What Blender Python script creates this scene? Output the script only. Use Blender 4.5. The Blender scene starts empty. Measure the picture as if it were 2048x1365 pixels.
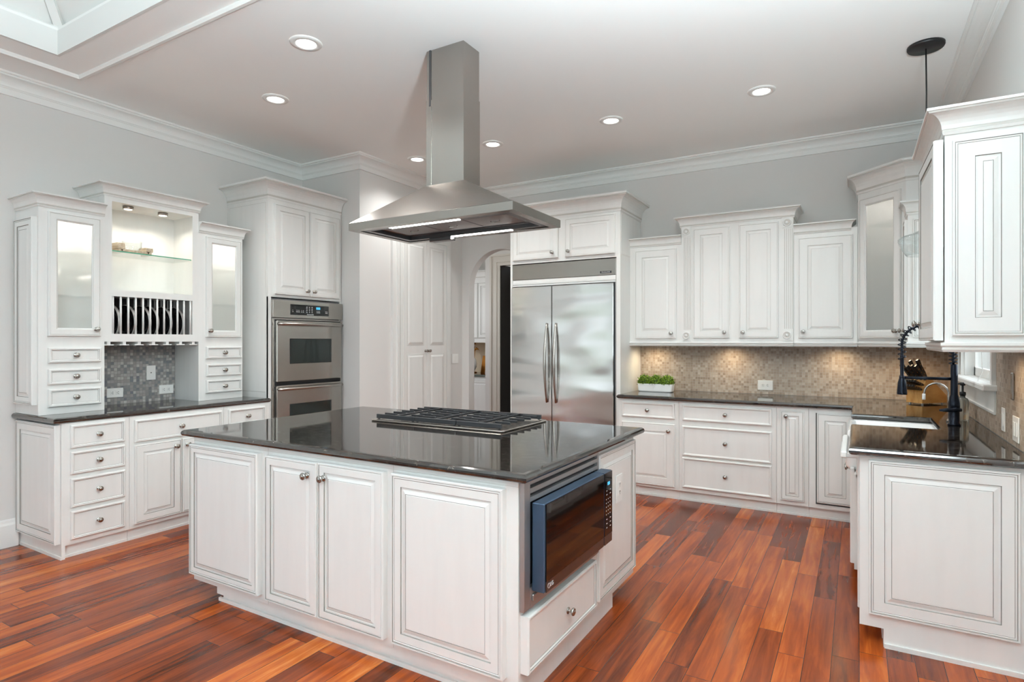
import bpy, math, random
from mathutils import Vector, Matrix
PI = math.pi
random.seed(7)
scene = bpy.context.scene
col = scene.collection

# ------------------------------------------------------------------ camera
cam_d = bpy.data.cameras.new('camera')
cam = bpy.data.objects.new('camera', cam_d)
col.objects.link(cam)
cam.location = (0, 0, 1.41)
cam.rotation_euler = (PI / 2, 0, math.radians(30.35))
cam_d.sensor_width = 36
cam_d.lens = 36 * 1177 / 2048
cam_d.clip_start = 0.05
scene.camera = cam

# ------------------------------------------------------------------ world (pale sky above, green garden below the horizon)
w = bpy.data.worlds.new('world')
scene.world = w
w.use_nodes = True
nt = w.node_tree
nt.nodes.clear()
wo = nt.nodes.new('ShaderNodeOutputWorld')
bg = nt.nodes.new('ShaderNodeBackground')
tc = nt.nodes.new('ShaderNodeTexCoord')
sx = nt.nodes.new('ShaderNodeSeparateXYZ')
cr = nt.nodes.new('ShaderNodeValToRGB')
nz = nt.nodes.new('ShaderNodeTexNoise')
nz.inputs['Scale'].default_value = 14
ma = nt.nodes.new('ShaderNodeMath'); ma.operation = 'MULTIPLY_ADD'
ma.inputs[1].default_value = 0.35; 
ad = nt.nodes.new('ShaderNodeMath'); ad.operation = 'ADD'; ad.inputs[1].default_value = 0.32
nt.links.new(tc.outputs['Generated'], sx.inputs[0])
nt.links.new(tc.outputs['Generated'], nz.inputs['Vector'])
nt.links.new(nz.outputs['Fac'], ma.inputs[0])
nt.links.new(sx.outputs['Z'], ma.inputs[2])
nt.links.new(ma.outputs[0], ad.inputs[0])
nt.links.new(ad.outputs[0], cr.inputs[0])
cr.color_ramp.elements[0].position = 0.42; cr.color_ramp.elements[0].color = (0.16, 0.20, 0.12, 1)
cr.color_ramp.elements[1].position = 0.66; cr.color_ramp.elements[1].color = (0.86, 0.93, 1.0, 1)
nt.links.new(cr.outputs[0], bg.inputs['Color'])
bg.inputs['Strength'].default_value = 1.25
nt.links.new(bg.outputs[0], wo.inputs[0])

# ------------------------------------------------------------------ exposure
scene.view_settings.view_transform = 'Standard'
scene.view_settings.look = 'None'
scene.view_settings.gamma = 1
scene.view_settings.exposure = 0.44
scene.cycles.use_denoising = True
scene.cycles.max_bounces = 10
scene.cycles.diffuse_bounces = 7
scene.cycles.glossy_bounces = 5
scene.cycles.transmission_bounces = 8
scene.cycles.sample_clamp_indirect = 6
scene.cycles.caustics_reflective = False
scene.cycles.caustics_refractive = False


def lamp(name, kind, loc, energy, color=(1, 1, 1), size=0.1, rot=(0, 0, 0), sy=None, parent=None, spot=None, blend=0.6):
    d = bpy.data.lights.new(name, kind)
    d.energy = energy
    d.color = color
    if kind == 'AREA':
        d.size = size
        if sy:
            d.shape = 'RECTANGLE'
            d.size_y = sy
    elif kind == 'SPOT':
        d.shadow_soft_size = size
        d.spot_size = spot or 2.0
        d.spot_blend = blend
    else:
        d.shadow_soft_size = size
    o = bpy.data.objects.new(name, d)
    col.objects.link(o)
    o.location = loc
    o.rotation_euler = rot
    if parent:
        o.parent = parent
    return o


# added daylight lamps: unseen windows behind and beside the camera, sink window, roof lantern
REARY = -4.2
DAY = (0.84, 0.95, 1.0)
UP = math.radians(38)  # window lamps tipped upward to brighten the ceiling
for wx in (-3.9, -2.2, -0.5):
    lamp('window_daylight', 'AREA', (wx, REARY - 0.25, 1.55), 15, (0.72, 0.88, 1.0), 1.35, (PI / 2 + UP, 0, 0), 2.4)
lamp('window_daylight', 'AREA', (-5.35, -1.6, 1.6), 8, DAY, 2.6, (PI / 2 + UP, 0, -PI / 2), 2.2)
lamp('window_daylight', 'AREA', (0.95, -1.6, 1.6), 45, (0.78, 0.92, 1.0), 2.6, (PI / 2 + UP, 0, PI / 2), 2.2)
lamp('window_daylight', 'AREA', (0.95, 4.5, 1.75), 6, DAY, 0.9, (PI / 2, 0, PI / 2), 1.0)
lamp('lantern_daylight', 'AREA', (-2.78, -0.4, 4.5), 2, DAY, 2.0, (0, 0, 0), 2.6)

# ------------------------------------------------------------------ materials
def lin(c):
    return tuple((x / 255 / 12.92 if x / 255 <= 0.04045 else ((x / 255 + 0.055) / 1.055) ** 2.4) for x in c) + (1,)


def mat(name, rgb, rough=0.5, metal=0.0, **k):
    m = bpy.data.materials.new(name)
    m.use_nodes = True
    b = m.node_tree.nodes['Principled BSDF']
    b.inputs['Base Color'].default_value = lin(rgb)
    b.inputs['Roughness'].default_value = rough
    b.inputs['Metallic'].default_value = metal
    for kk, v in k.items():
        b.inputs[kk.replace('_', ' ')].default_value = v
    return m


def N(m, t, **k):
    n = m.node_tree.nodes.new(t)
    for a, v in k.items():
        setattr(n, a, v)
    return n


def L(m, a, b):
    m.node_tree.links.new(a, b)


def bsdf(m):
    return m.node_tree.nodes['Principled BSDF']


def noise_bump(m, scale=(1, 1, 1), nscale=5, strength=0.1, dist=0.01, detail=2):
    t = N(m, 'ShaderNodeTexCoord'); mp = N(m, 'ShaderNodeMapping'); n = N(m, 'ShaderNodeTexNoise'); b = N(m, 'ShaderNodeBump')
    mp.inputs['Scale'].default_value = scale
    n.inputs['Scale'].default_value = nscale
    n.inputs['Detail'].default_value = detail
    b.inputs['Strength'].default_value = strength
    b.inputs['Distance'].default_value = dist
    L(m, t.outputs['Object'], mp.inputs[0]); L(m, mp.outputs[0], n.inputs['Vector'])
    L(m, n.outputs['Fac'], b.inputs['Height']); L(m, b.outputs[0], bsdf(m).inputs['Normal'])
    return n


def noise_color(m, c1, c2, scale=(1, 1, 1), nscale=3, lo=0.35, hi=0.65, detail=3):
    t = N(m, 'ShaderNodeTexCoord'); mp = N(m, 'ShaderNodeMapping'); n = N(m, 'ShaderNodeTexNoise'); r = N(m, 'ShaderNodeValToRGB')
    mp.inputs['Scale'].default_value = scale
    n.inputs['Scale'].default_value = nscale
    n.inputs['Detail'].default_value = detail
    r.color_ramp.elements[0].position = lo; r.color_ramp.elements[0].color = lin(c1)
    r.color_ramp.elements[1].position = hi; r.color_ramp.elements[1].color = lin(c2)
    L(m, t.outputs['Object'], mp.inputs[0]); L(m, mp.outputs[0], n.inputs['Vector'])
    L(m, n.outputs['Fac'], r.inputs[0]); L(m, r.outputs[0], bsdf(m).inputs['Base Color'])
    return r


M = {}
M['white'] = mat('glazed_white_paint', (236, 236, 232), 0.38)
noise_color(M['white'], (226, 226, 223), (229, 229, 226), (6, 6, 0.8), 3, 0.3, 0.6)
M['glaze'] = mat('dark_glaze', (122, 118, 112), 0.6)
M['glaze2'] = mat('soft_glaze', (192, 189, 183), 0.5)
M['trim'] = mat('trim_paint', (234, 234, 231), 0.45)
M['wall'] = mat('grey_wall_paint', (218, 216, 213), 0.75)
M['wallw'] = mat('white_vault_paint', (220, 220, 217), 0.6)
M['ceil'] = mat('ceiling_paint', (245, 246, 244), 0.8)
M['knob'] = mat('pewter', (172, 168, 162), 0.2, 1.0)
M['steel'] = mat('brushed_steel', (172, 167, 161), 0.25, 1.0)
noise_bump(M['steel'], (0.4, 0.4, 160), 3, 0.02, 0.002)
M['fridge_steel'] = mat('fridge_steel', (222, 222, 221), 0.17, 1.0)
M['steel_trim'] = mat('satin_steel_trim', (176, 176, 176), 0.48, 1.0)
noise_bump(M['fridge_steel'], (0.7, 0.7, 1.8), 1.6, 0.35, 0.12, 1)
M['steel_dark'] = mat('dark_steel', (120, 120, 122), 0.3, 1.0)
M['filter'] = mat('mesh_filter', (140, 140, 140), 0.4, 1.0)
noise_bump(M['filter'], (1, 1, 1), 160, 0.6, 0.004)
M['black'] = mat('matte_black', (18, 18, 20), 0.45)
M['iron'] = mat('cast_iron', (26, 27, 30), 0.5)
M['blackglass'] = mat('black_glass', (10, 9, 9), 0.04)
M['ovenglass'] = mat('oven_glass', (30, 36, 34), 0.05)
M['platerim'] = mat('grey_plate_rim', (176, 172, 168), 0.3, 0.3)
M['blackgloss'] = mat('black_glaze_ceramic', (14, 14, 16), 0.12)
M['faucet'] = mat('black_faucet_metal', (24, 30, 42), 0.25, 0.6)
M['bluesteel'] = mat('blue_black_steel', (58, 74, 94), 0.4, 0.5)
M['porcelain'] = mat('white_porcelain', (246, 246, 244), 0.12)
M['plastic'] = mat('white_plastic', (240, 240, 237), 0.35)
M['slot'] = mat('dark_slot', (50, 50, 50), 0.6)
M['text'] = mat('pale_print', (205, 205, 205), 0.5)
M['textd'] = mat('dark_print', (40, 40, 42), 0.5)
M['display'] = mat('lit_display', (20, 60, 80), 0.3, 0.0, Emission_Strength=1.2)
bsdf(M['display']).inputs['Emission Color'].default_value = (0.05, 0.35, 0.6, 1)
M['added_rug'] = mat('charcoal_wool', (92, 94, 98), 0.9)
M['gold'] = mat('gold_metal', (168, 112, 52), 0.3, 1.0)
M['cream'] = mat('cream_stone', (226, 204, 174), 0.5)
M['casing'] = mat('greige_trim', (212, 207, 198), 0.5)
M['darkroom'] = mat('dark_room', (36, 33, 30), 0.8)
M['lens'] = mat('lamp_lens', (255, 255, 255), 0.5, 0.0, Emission_Strength=9.0)
bsdf(M['lens']).inputs['Emission Color'].default_value = (1, 0.98, 0.94, 1)
M['warmlens'] = mat('warm_lens', (255, 250, 235), 0.5, 0.0, Emission_Strength=4.0)
bsdf(M['warmlens']).inputs['Emission Color'].default_value = (1, 0.93, 0.8, 1)
M['bamboo'] = mat('pale_oak_tray', (196, 180, 158), 0.55)
noise_color(M['bamboo'], (180, 160, 135), (210, 196, 174), (20, 2, 20), 3)
M['block'] = mat('honey_beech', (206, 150, 84), 0.4)
noise_color(M['block'], (196, 138, 72), (218, 166, 100), (30, 3, 6), 2)
M['soapglass'] = mat('clear_soap_glass', (225, 225, 215), 0.1, 0.0, Transmission_Weight=0.85)
M['leafA'] = mat('bright_leaf', (112, 150, 34), 0.5)
noise_color(M['leafA'], (36, 66, 12), (150, 180, 56), (1, 1, 1), 70, 0.4, 0.62)


def two_sided_ior(nt_, fr_, ior):
    g_ = nt_.nodes.new('ShaderNodeNewGeometry'); m_ = nt_.nodes.new('ShaderNodeMath'); m_.operation = 'MULTIPLY_ADD'
    m_.inputs[1].default_value = 1 / ior - ior; m_.inputs[2].default_value = ior
    nt_.links.new(g_.outputs['Backfacing'], m_.inputs[0]); nt_.links.new(m_.outputs[0], fr_.inputs['IOR'])


def thin_glass(name, tint, ior=1.5, rough=0.0):
    """a pane so thin that light goes straight through: clear surface with a fresnel reflection"""
    m = bpy.data.materials.new(name); m.use_nodes = True; nt_ = m.node_tree; nt_.nodes.clear()
    o_ = nt_.nodes.new('ShaderNodeOutputMaterial'); mx_ = nt_.nodes.new('ShaderNodeMixShader'); fr_ = nt_.nodes.new('ShaderNodeFresnel')
    tr_ = nt_.nodes.new('ShaderNodeBsdfTransparent'); gl_ = nt_.nodes.new('ShaderNodeBsdfGlossy')
    two_sided_ior(nt_, fr_, ior); tr_.inputs['Color'].default_value = lin(tint); gl_.inputs['Roughness'].default_value = rough
    nt_.links.new(fr_.outputs[0], mx_.inputs[0]); nt_.links.new(tr_.outputs[0], mx_.inputs[1]); nt_.links.new(gl_.outputs[0], mx_.inputs[2]); nt_.links.new(mx_.outputs[0], o_.inputs[0])
    return m


def obscure_glass(name, white, rough, refl):
    """etched pane: part lets a blurred view through, part scatters, smooth outer face reflects"""
    m = bpy.data.materials.new(name); m.use_nodes = True; nt_ = m.node_tree; nt_.nodes.clear()
    n_ = lambda t_: nt_.nodes.new(t_)
    o_ = n_('ShaderNodeOutputMaterial'); a_ = n_('ShaderNodeMixShader'); b_ = n_('ShaderNodeMixShader'); c_ = n_('ShaderNodeMixShader')
    tr_ = n_('ShaderNodeBsdfTransparent'); tl_ = n_('ShaderNodeBsdfTranslucent'); df_ = n_('ShaderNodeBsdfDiffuse'); gl_ = n_('ShaderNodeBsdfGlossy'); fr_ = n_('ShaderNodeFresnel')
    two_sided_ior(nt_, fr_, refl); gl_.inputs['Roughness'].default_value = rough
    tl_.inputs['Color'].default_value = lin((246, 247, 246)); df_.inputs['Color'].default_value = lin((232, 234, 235)); tr_.inputs['Color'].default_value = lin((250, 250, 250))
    a_.inputs[0].default_value = 0.45; b_.inputs[0].default_value = white
    L_ = nt_.links.new
    L_(tl_.outputs[0], a_.inputs[1]); L_(df_.outputs[0], a_.inputs[2])
    L_(tr_.outputs[0], b_.inputs[1]); L_(a_.outputs[0], b_.inputs[2])
    L_(fr_.outputs[0], c_.inputs[0]); L_(b_.outputs[0], c_.inputs[1]); L_(gl_.outputs[0], c_.inputs[2]); L_(c_.outputs[0], o_.inputs[0])
    return m


M['glass'] = thin_glass('clear_glass', (248, 250, 250), 1.45)
M['frost'] = obscure_glass('obscure_glass', 0.5, 0.06, 1.5)
M['reed'] = obscure_glass('reeded_glass', 0.6, 0.2, 1.4)
M['greenglass'] = thin_glass('green_edged_glass', (252, 255, 254), 1.5)
M['greenedge'] = mat('green_glass_edge', (92, 160, 132), 0.15)
M['windowglass'] = thin_glass('window_glass', (255, 255, 255), 1.45)

# granite
g = M['granite'] = mat('dark_granite', (28, 26, 25), 0.05, 0.0, IOR=2.05)
t = N(g, 'ShaderNodeTexCoord'); n1 = N(g, 'ShaderNodeTexNoise'); n2 = N(g, 'ShaderNodeTexVoronoi'); r = N(g, 'ShaderNodeValToRGB')
mp = N(g, 'ShaderNodeMapping'); mp.inputs['Scale'].default_value = (1, 1, 1)
L(g, t.outputs['Object'], mp.inputs[0])
n1.inputs['Scale'].default_value = 30; n1.inputs['Detail'].default_value = 9; n1.inputs['Roughness'].default_value = 0.75; n1.inputs['Distortion'].default_value = 1.2
L(g, mp.outputs[0], n1.inputs['Vector'])
e = r.color_ramp.elements
e[0].position = 0.36; e[0].color = lin((9, 9, 11))
e[1].position = 0.76; e[1].color = lin((160, 154, 150))
x_ = e.new(0.50); x_.color = lin((30, 26, 24))
x_ = e.new(0.60); x_.color = lin((66, 58, 50))
L(g, n1.outputs['Fac'], r.inputs[0]); L(g, r.outputs[0], bsdf(g).inputs['Base Color'])


def cellmath(m, src, size, off=0.0):
    """returns (cell id socket, fraction socket) of one coordinate"""
    a = N(m, 'ShaderNodeMath', operation='MULTIPLY_ADD'); a.inputs[1].default_value = 1 / size; a.inputs[2].default_value = off
    L(m, src, a.inputs[0])
    f = N(m, 'ShaderNodeMath', operation='FLOOR'); L(m, a.outputs[0], f.inputs[0])
    fr = N(m, 'ShaderNodeMath', operation='FRACT'); L(m, a.outputs[0], fr.inputs[0])
    return f.outputs[0], fr.outputs[0], a.outputs[0]


def edge(m, fr, wdt):
    """1 inside the joint"""
    s = N(m, 'ShaderNodeMath', operation='SUBTRACT'); s.inputs[1].default_value = 0.5; L(m, fr, s.inputs[0])
    a = N(m, 'ShaderNodeMath', operation='ABSOLUTE'); L(m, s.outputs[0], a.inputs[0])
    g_ = N(m, 'ShaderNodeMath', operation='GREATER_THAN'); g_.inputs[1].default_value = 0.5 - wdt; L(m, a.outputs[0], g_.inputs[0])
    return g_.outputs[0]


# plank floor: boards run along Y
f = M['floor'] = mat('cherry_planks', (140, 75, 45), 0.2, 0.0, Specular_IOR_Level=0.22)
geo = N(f, 'ShaderNodeNewGeometry'); sp = N(f, 'ShaderNodeSeparateXYZ'); L(f, geo.outputs['Position'], sp.inputs[0])
idx, frx, _ = cellmath(f, sp.outputs['X'], 0.106, -0.095)
wn = N(f, 'ShaderNodeTexWhiteNoise', noise_dimensions='1D'); L(f, idx, wn.inputs['W'])
yo = N(f, 'ShaderNodeMath', operation='MULTIPLY_ADD'); yo.inputs[1].default_value = 7.3; L(f, wn.outputs['Value'], yo.inputs[0]); L(f, sp.outputs['Y'], yo.inputs[2])
idy, fry, _ = cellmath(f, yo.outputs[0], 1.05)
cmb = N(f, 'ShaderNodeCombineXYZ'); L(f, idx, cmb.inputs[0]); L(f, idy, cmb.inputs[1])
wn2 = N(f, 'ShaderNodeTexWhiteNoise', noise_dimensions='3D'); L(f, cmb.outputs[0], wn2.inputs['Vector'])
# grain
gv = N(f, 'ShaderNodeCombineXYZ')
gx = N(f, 'ShaderNodeMath', operation='MULTIPLY'); gx.inputs[1].default_value = 16; L(f, sp.outputs['X'], gx.inputs[0])
gy = N(f, 'ShaderNodeMath', operation='MULTIPLY'); gy.inputs[1].default_value = 1.1; L(f, sp.outputs['Y'], gy.inputs[0])
gz = N(f, 'ShaderNodeMath', operation='MULTIPLY'); gz.inputs[1].default_value = 40; L(f, wn2.outputs['Value'], gz.inputs[0])
L(f, gx.outputs[0], gv.inputs[0]); L(f, gy.outputs[0], gv.inputs[1]); L(f, gz.outputs[0], gv.inputs[2])
gn = N(f, 'ShaderNodeTexNoise'); gn.inputs['Scale'].default_value = 1.6; gn.inputs['Detail'].default_value = 5; gn.inputs['Roughness'].default_value = 0.6; gn.inputs['Distortion'].default_value = 0.5
L(f, gv.outputs[0], gn.inputs['Vector'])
mixv = N(f, 'ShaderNodeMath', operation='MULTIPLY_ADD'); mixv.inputs[1].default_value = 0.62; L(f, wn2.outputs['Value'], mixv.inputs[0])
gs = N(f, 'ShaderNodeMath', operation='MULTIPLY_ADD'); gs.inputs[1].default_value = 1.1; gs.inputs[2].default_value = -0.36; L(f, gn.outputs['Fac'], gs.inputs[0])
L(f, gs.outputs[0], mixv.inputs[2])
r = N(f, 'ShaderNodeValToRGB'); e = r.color_ramp.elements
e[0].position = 0.0; e[0].color = lin((58, 26, 14))
e[1].position = 1.0; e[1].color = lin((188, 114, 56))
for p_, c_ in ((0.20, (88, 38, 18)), (0.42, (118, 51, 21)), (0.64, (142, 65, 24)), (0.84, (164, 84, 32))):
    q = e.new(p_); q.color = lin(c_)
L(f, mixv.outputs[0], r.inputs[0])
e1 = edge(f, frx, 0.011); e2 = edge(f, fry, 0.0012)
mx = N(f, 'ShaderNodeMath', operation='MAXIMUM'); L(f, e1, mx.inputs[0]); L(f, e2, mx.inputs[1])
mc = N(f, 'ShaderNodeMix', data_type='RGBA'); L(f, mx.outputs[0], mc.inputs[0]); L(f, r.outputs[0], mc.inputs[6]); mc.inputs[7].default_value = lin((40, 18, 10))
L(f, mc.outputs[2], bsdf(f).inputs['Base Color'])
rr = N(f, 'ShaderNodeMath', operation='MULTIPLY_ADD'); rr.inputs[1].default_value = 0.14; rr.inputs[2].default_value = 0.14; L(f, gn.outputs['Fac'], rr.inputs[0]); L(f, rr.outputs[0], bsdf(f).inputs['Roughness'])
bp = N(f, 'ShaderNodeBump'); bp.inputs['Strength'].default_value = 0.12; bp.inputs['Distance'].default_value = 0.002; bp.invert = True
L(f, mx.outputs[0], bp.inputs['Height']); L(f, bp.outputs[0], bsdf(f).inputs['Normal'])


def mosaic(name, horiz, cols, grout):
    m = mat(name, (150, 130, 110), 0.45)
    geo = N(m, 'ShaderNodeNewGeometry'); sp = N(m, 'ShaderNodeSeparateXYZ'); L(m, geo.outputs['Position'], sp.inputs[0])
    ix, fx, _ = cellmath(m, sp.outputs[horiz], 0.0237)
    iz, fz, _ = cellmath(m, sp.outputs['Z'], 0.0237, 0.43)
    c = N(m, 'ShaderNodeCombineXYZ'); L(m, ix, c.inputs[0]); L(m, iz, c.inputs[1])
    wn = N(m, 'ShaderNodeTexWhiteNoise', noise_dimensions='3D'); L(m, c.outputs[0], wn.inputs['Vector'])
    n = N(m, 'ShaderNodeTexNoise'); n.inputs['Scale'].default_value = 60; n.inputs['Detail'].default_value = 4; L(m, geo.outputs['Position'], n.inputs['Vector'])
    a = N(m, 'ShaderNodeMath', operation='MULTIPLY_ADD'); a.inputs[1].default_value = 0.35; L(m, n.outputs['Fac'], a.inputs[0])
    s = N(m, 'ShaderNodeMath', operation='MULTIPLY'); s.inputs[1].default_value = 0.75; L(m, wn.outputs['Value'], s.inputs[0]); L(m, s.outputs[0], a.inputs[2])
    r = N(m, 'ShaderNodeValToRGB'); e = r.color_ramp.elements
    e[0].position = 0.05; e[0].color = lin(cols[0]); e[1].position = 0.95; e[1].color = lin(cols[-1])
    for i, cc in enumerate(cols[1:-1]):
        q = e.new(0.05 + 0.9 * (i + 1) / (len(cols) - 1)); q.color = lin(cc)
    L(m, a.outputs[0], r.inputs[0])
    mx = N(m, 'ShaderNodeMath', operation='MAXIMUM'); L(m, edge(m, fx, 0.05), mx.inputs[0]); L(m, edge(m, fz, 0.05), mx.inputs[1])
    mc = N(m, 'ShaderNodeMix', data_type='RGBA'); L(m, mx.outputs[0], mc.inputs[0]); L(m, r.outputs[0], mc.inputs[6]); mc.inputs[7].default_value = lin(grout)
    L(m, mc.outputs[2], bsdf(m).inputs['Base Color'])
    bp = N(m, 'ShaderNodeBump'); bp.inputs['Strength'].default_value = 0.5; bp.inputs['Distance'].default_value = 0.002; bp.invert = True
    L(m, mx.outputs[0], bp.inputs['Height']); L(m, bp.outputs[0], bsdf(m).inputs['Normal'])
    return m


TC = [(118, 102, 90), (150, 131, 114), (163, 144, 126), (170, 152, 134), (178, 162, 147), (190, 178, 165)]
M['tileX'] = mosaic('stone_mosaic_back', 'X', TC, (176, 168, 156))
M['tileY'] = mosaic('stone_mosaic_right', 'Y', TC, (176, 168, 156))
M['tileL'] = mosaic('daylit_mosaic_left', 'Y', [(74, 76, 88), (104, 104, 110), (126, 123, 122), (140, 135, 130), (156, 151, 147), (182, 178, 174)], (116, 113, 110))  # same stone as the back wall, cool daylight put into its colours


# ------------------------------------------------------------------ mesh builder
class MB:
    def __init__(s):
        s.v = []; s.f = []; s.mi = []; s.ms = []; s.sm = []

    def m(s, name):
        if name not in s.ms:
            s.ms.append(name)
        return s.ms.index(name)

    def face(s, idx, mt, smooth=False):
        s.f.append(tuple(idx)); s.mi.append(s.m(mt)); s.sm.append(smooth)

    def poly(s, pts, mt):
        b = len(s.v); s.v += [tuple(p) for p in pts]; s.face(range(b, b + len(pts)), mt); return s

    def box(s, x0, x1, y0, y1, z0, z1, mt='white', bv=0.0):
        if x0 > x1: x0, x1 = x1, x0
        if y0 > y1: y0, y1 = y1, y0
        if z0 > z1: z0, z1 = z1, z0
        if bv > 0:
            b = min(bv, (x1 - x0) / 2.01, (y1 - y0) / 2.01, (z1 - z0) / 2.01)
            rings = []
            for z, i in ((z0, b), (z0 + b, 0), (z1 - b, 0), (z1, b)):
                rings.append([(x0 + i, y0 + b, z), (x0 + b, y0 + i, z), (x1 - b, y0 + i, z), (x1 - i, y0 + b, z), (x1 - i, y1 - b, z), (x1 - b, y1 - i, z), (x0 + b, y1 - i, z), (x0 + i, y1 - b, z)])
            s.loft(rings, mt, True, True)
            return s
        b = len(s.v)
        s.v += [(x0, y0, z0), (x1, y0, z0), (x1, y1, z0), (x0, y1, z0), (x0, y0, z1), (x1, y0, z1), (x1, y1, z1), (x0, y1, z1)]
        for q in ((0, 3, 2, 1), (4, 5, 6, 7), (0, 1, 5, 4), (1, 2, 6, 5), (2, 3, 7, 6), (3, 0, 4, 7)):
            s.face([b + i for i in q], mt)
        return s

    def loft(s, rings, mt, cap0=True, cap1=True, closed=True, smooth=False, mats=None):
        n = len(rings[0]); b = len(s.v)
        for r_ in rings:
            s.v += [tuple(p) for p in r_]
        for i in range(len(rings) - 1):
            mm = mats[i] if mats else mt
            for j in range(n if closed else n - 1):
                k = (j + 1) % n
                s.face((b + i * n + j, b + i * n + k, b + (i + 1) * n + k, b + (i + 1) * n + j), mm, smooth)
        if cap0: s.face([b + j for j in reversed(range(n))], mats[0] if mats else mt)
        if cap1: s.face([b + (len(rings) - 1) * n + j for j in range(n)], mats[-1] if mats else mt)
        return s

    def lathe(s, prof, c=(0, 0, 0), axis='z', seg=20, mt='white', cap=True, smooth=True):
        rings = []
        for r_, h in prof:
            ring = []
            for i in range(seg):
                a = 2 * PI * i / seg
                u, v = r_ * math.cos(a), r_ * math.sin(a)
                if axis == 'z': p = (c[0] + u, c[1] + v, c[2] + h)
                elif axis == 'y': p = (c[0] + v, c[1] + h, c[2] + u)
                elif axis == '-y': p = (c[0] + u, c[1] - h, c[2] + v)
                else: p = (c[0] + h, c[1] + u, c[2] + v)
                ring.append(p)
            rings.append(ring)
        return s.loft(rings, mt, cap, cap, smooth=smooth)

    def tube(s, path, r_, seg=10, mt='white', rad=None, caps=True):
        P = [Vector(p) for p in path]; rings = []
        up = None
        for i, p in enumerate(P):
            d = (P[min(i + 1, len(P) - 1)] - P[max(i - 1, 0)]).normalized()
            if up is None:
                up = Vector((0, 0, 1)) if abs(d.z) < 0.9 else Vector((1, 0, 0))
            a = (up - d * up.dot(d)).normalized(); up = a
            b_ = d.cross(a)
            rr_ = rad[i] if rad else r_
            rings.append([p + a * rr_ * math.cos(2 * PI * k / seg) + b_ * rr_ * math.sin(2 * PI * k / seg) for k in range(seg)])
        return s.loft(rings, mt, caps, caps, smooth=True)

    def rects(s, x0, x1, z0, z1, rings, mt_center='white', hole=False, y=0.0, back=True):
        """concentric rectangles on a plane facing -y: rings = (inset, height, material of the strip that follows)"""
        b = len(s.v); n = len(rings)
        for i_, h, _ in rings:
            s.v += [(x0 + i_, y - h, z0 + i_), (x1 - i_, y - h, z0 + i_), (x1 - i_, y - h, z1 - i_), (x0 + i_, y - h, z1 - i_)]
        for i in range(n - 1):
            for j in range(4):
                k = (j + 1) % 4
                s.face((b + i * 4 + j, b + i * 4 + k, b + (i + 1) * 4 + k, b + (i + 1) * 4 + j), rings[i][2])
        if not hole:
            s.face([b + (n - 1) * 4 + j for j in range(4)], mt_center)
        s.face([b + j for j in (3, 2, 1, 0)], 'white') if back and not hole else None
        return s

    def sweep(s, path, prof, closed=False, mt='white', mats=None, cap=True):
        """plan polyline + profile (out, z), out = right-hand side of travel; mitred"""
        n = len(path); rings = []
        for i in range(n):
            p = Vector(path[i][:2])
            if closed:
                a = Vector(path[i - 1][:2]); c = Vector(path[(i + 1) % n][:2])
            else:
                a = Vector(path[i - 1][:2]) if i > 0 else None
                c = Vector(path[i + 1][:2]) if i < n - 1 else None
            ns = []
            if a is not None:
                d = (p - a).normalized(); ns.append(Vector((d.y, -d.x)))
            if c is not None:
                d = (c - p).normalized(); ns.append(Vector((d.y, -d.x)))
            if len(ns) == 2:
                mv = ns[0] + ns[1]; mv = mv / (1 + ns[0].dot(ns[1]))
            else:
                mv = ns[0]
            rings.append([(p.x + mv.x * o, p.y + mv.y * o, z) for o, z in prof])
        b = len(s.v); k = len(prof)
        for r_ in rings:
            s.v += r_
        for i in range(n if closed else n - 1):
            i2 = (i + 1) % n
            for j in range(k - 1):
                s.face((b + i * k + j, b + i2 * k + j, b + i2 * k + j + 1, b + i * k + j + 1), mats[j] if mats else mt)
        if cap and not closed:
            s.face([b + j for j in range(k)], mt); s.face([b + (n - 1) * k + j for j in reversed(range(k))], mt)
        return s

    def slab(s, path, prof, mt):
        """closed counter-clockwise plan with an edge profile, top and bottom closed"""
        n = len(path); b0 = len(s.v); k = len(prof)
        s.sweep(path, prof, True, mt)
        s.face([b0 + i * k for i in reversed(range(n))], mt)
        s.face([b0 + i * k + k - 1 for i in range(n)], mt)
        return s

    def mesh(s, name):
        me = bpy.data.meshes.new(name)
        me.from_pydata(s.v, [], s.f)
        for q in s.ms:
            me.materials.append(M[q])
        me.polygons.foreach_set('material_index', s.mi)
        me.polygons.foreach_set('use_smooth', s.sm)
        me.update()
        import bmesh
        bm = bmesh.new(); bm.from_mesh(me)
        bmesh.ops.recalc_face_normals(bm, faces=bm.faces)
        bm.to_mesh(me); bm.free()
        return me

    def obj(s, name, parent=None, loc=None, rotz=0):
        o = bpy.data.objects.new(name, s.mesh(name))
        col.objects.link(o)
        if parent is not None:
            o.parent = parent
        if loc is not None:
            o.location = loc
        o.rotation_euler = (0, 0, rotz)
        return o


def tag(o, label, cat, group=None):
    o['label'] = label; o['category'] = cat
    if group: o['group'] = group
    return o


def struct(o):
    o['kind'] = 'structure'
    return o


def empty(name, loc, rotz, label, cat, group=None):
    o = bpy.data.objects.new(name, None)
    o.empty_display_size = 0.05
    col.objects.link(o)
    o.location = loc; o.rotation_euler = (0, 0, rotz)
    return tag(o, label, cat, group)


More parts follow.
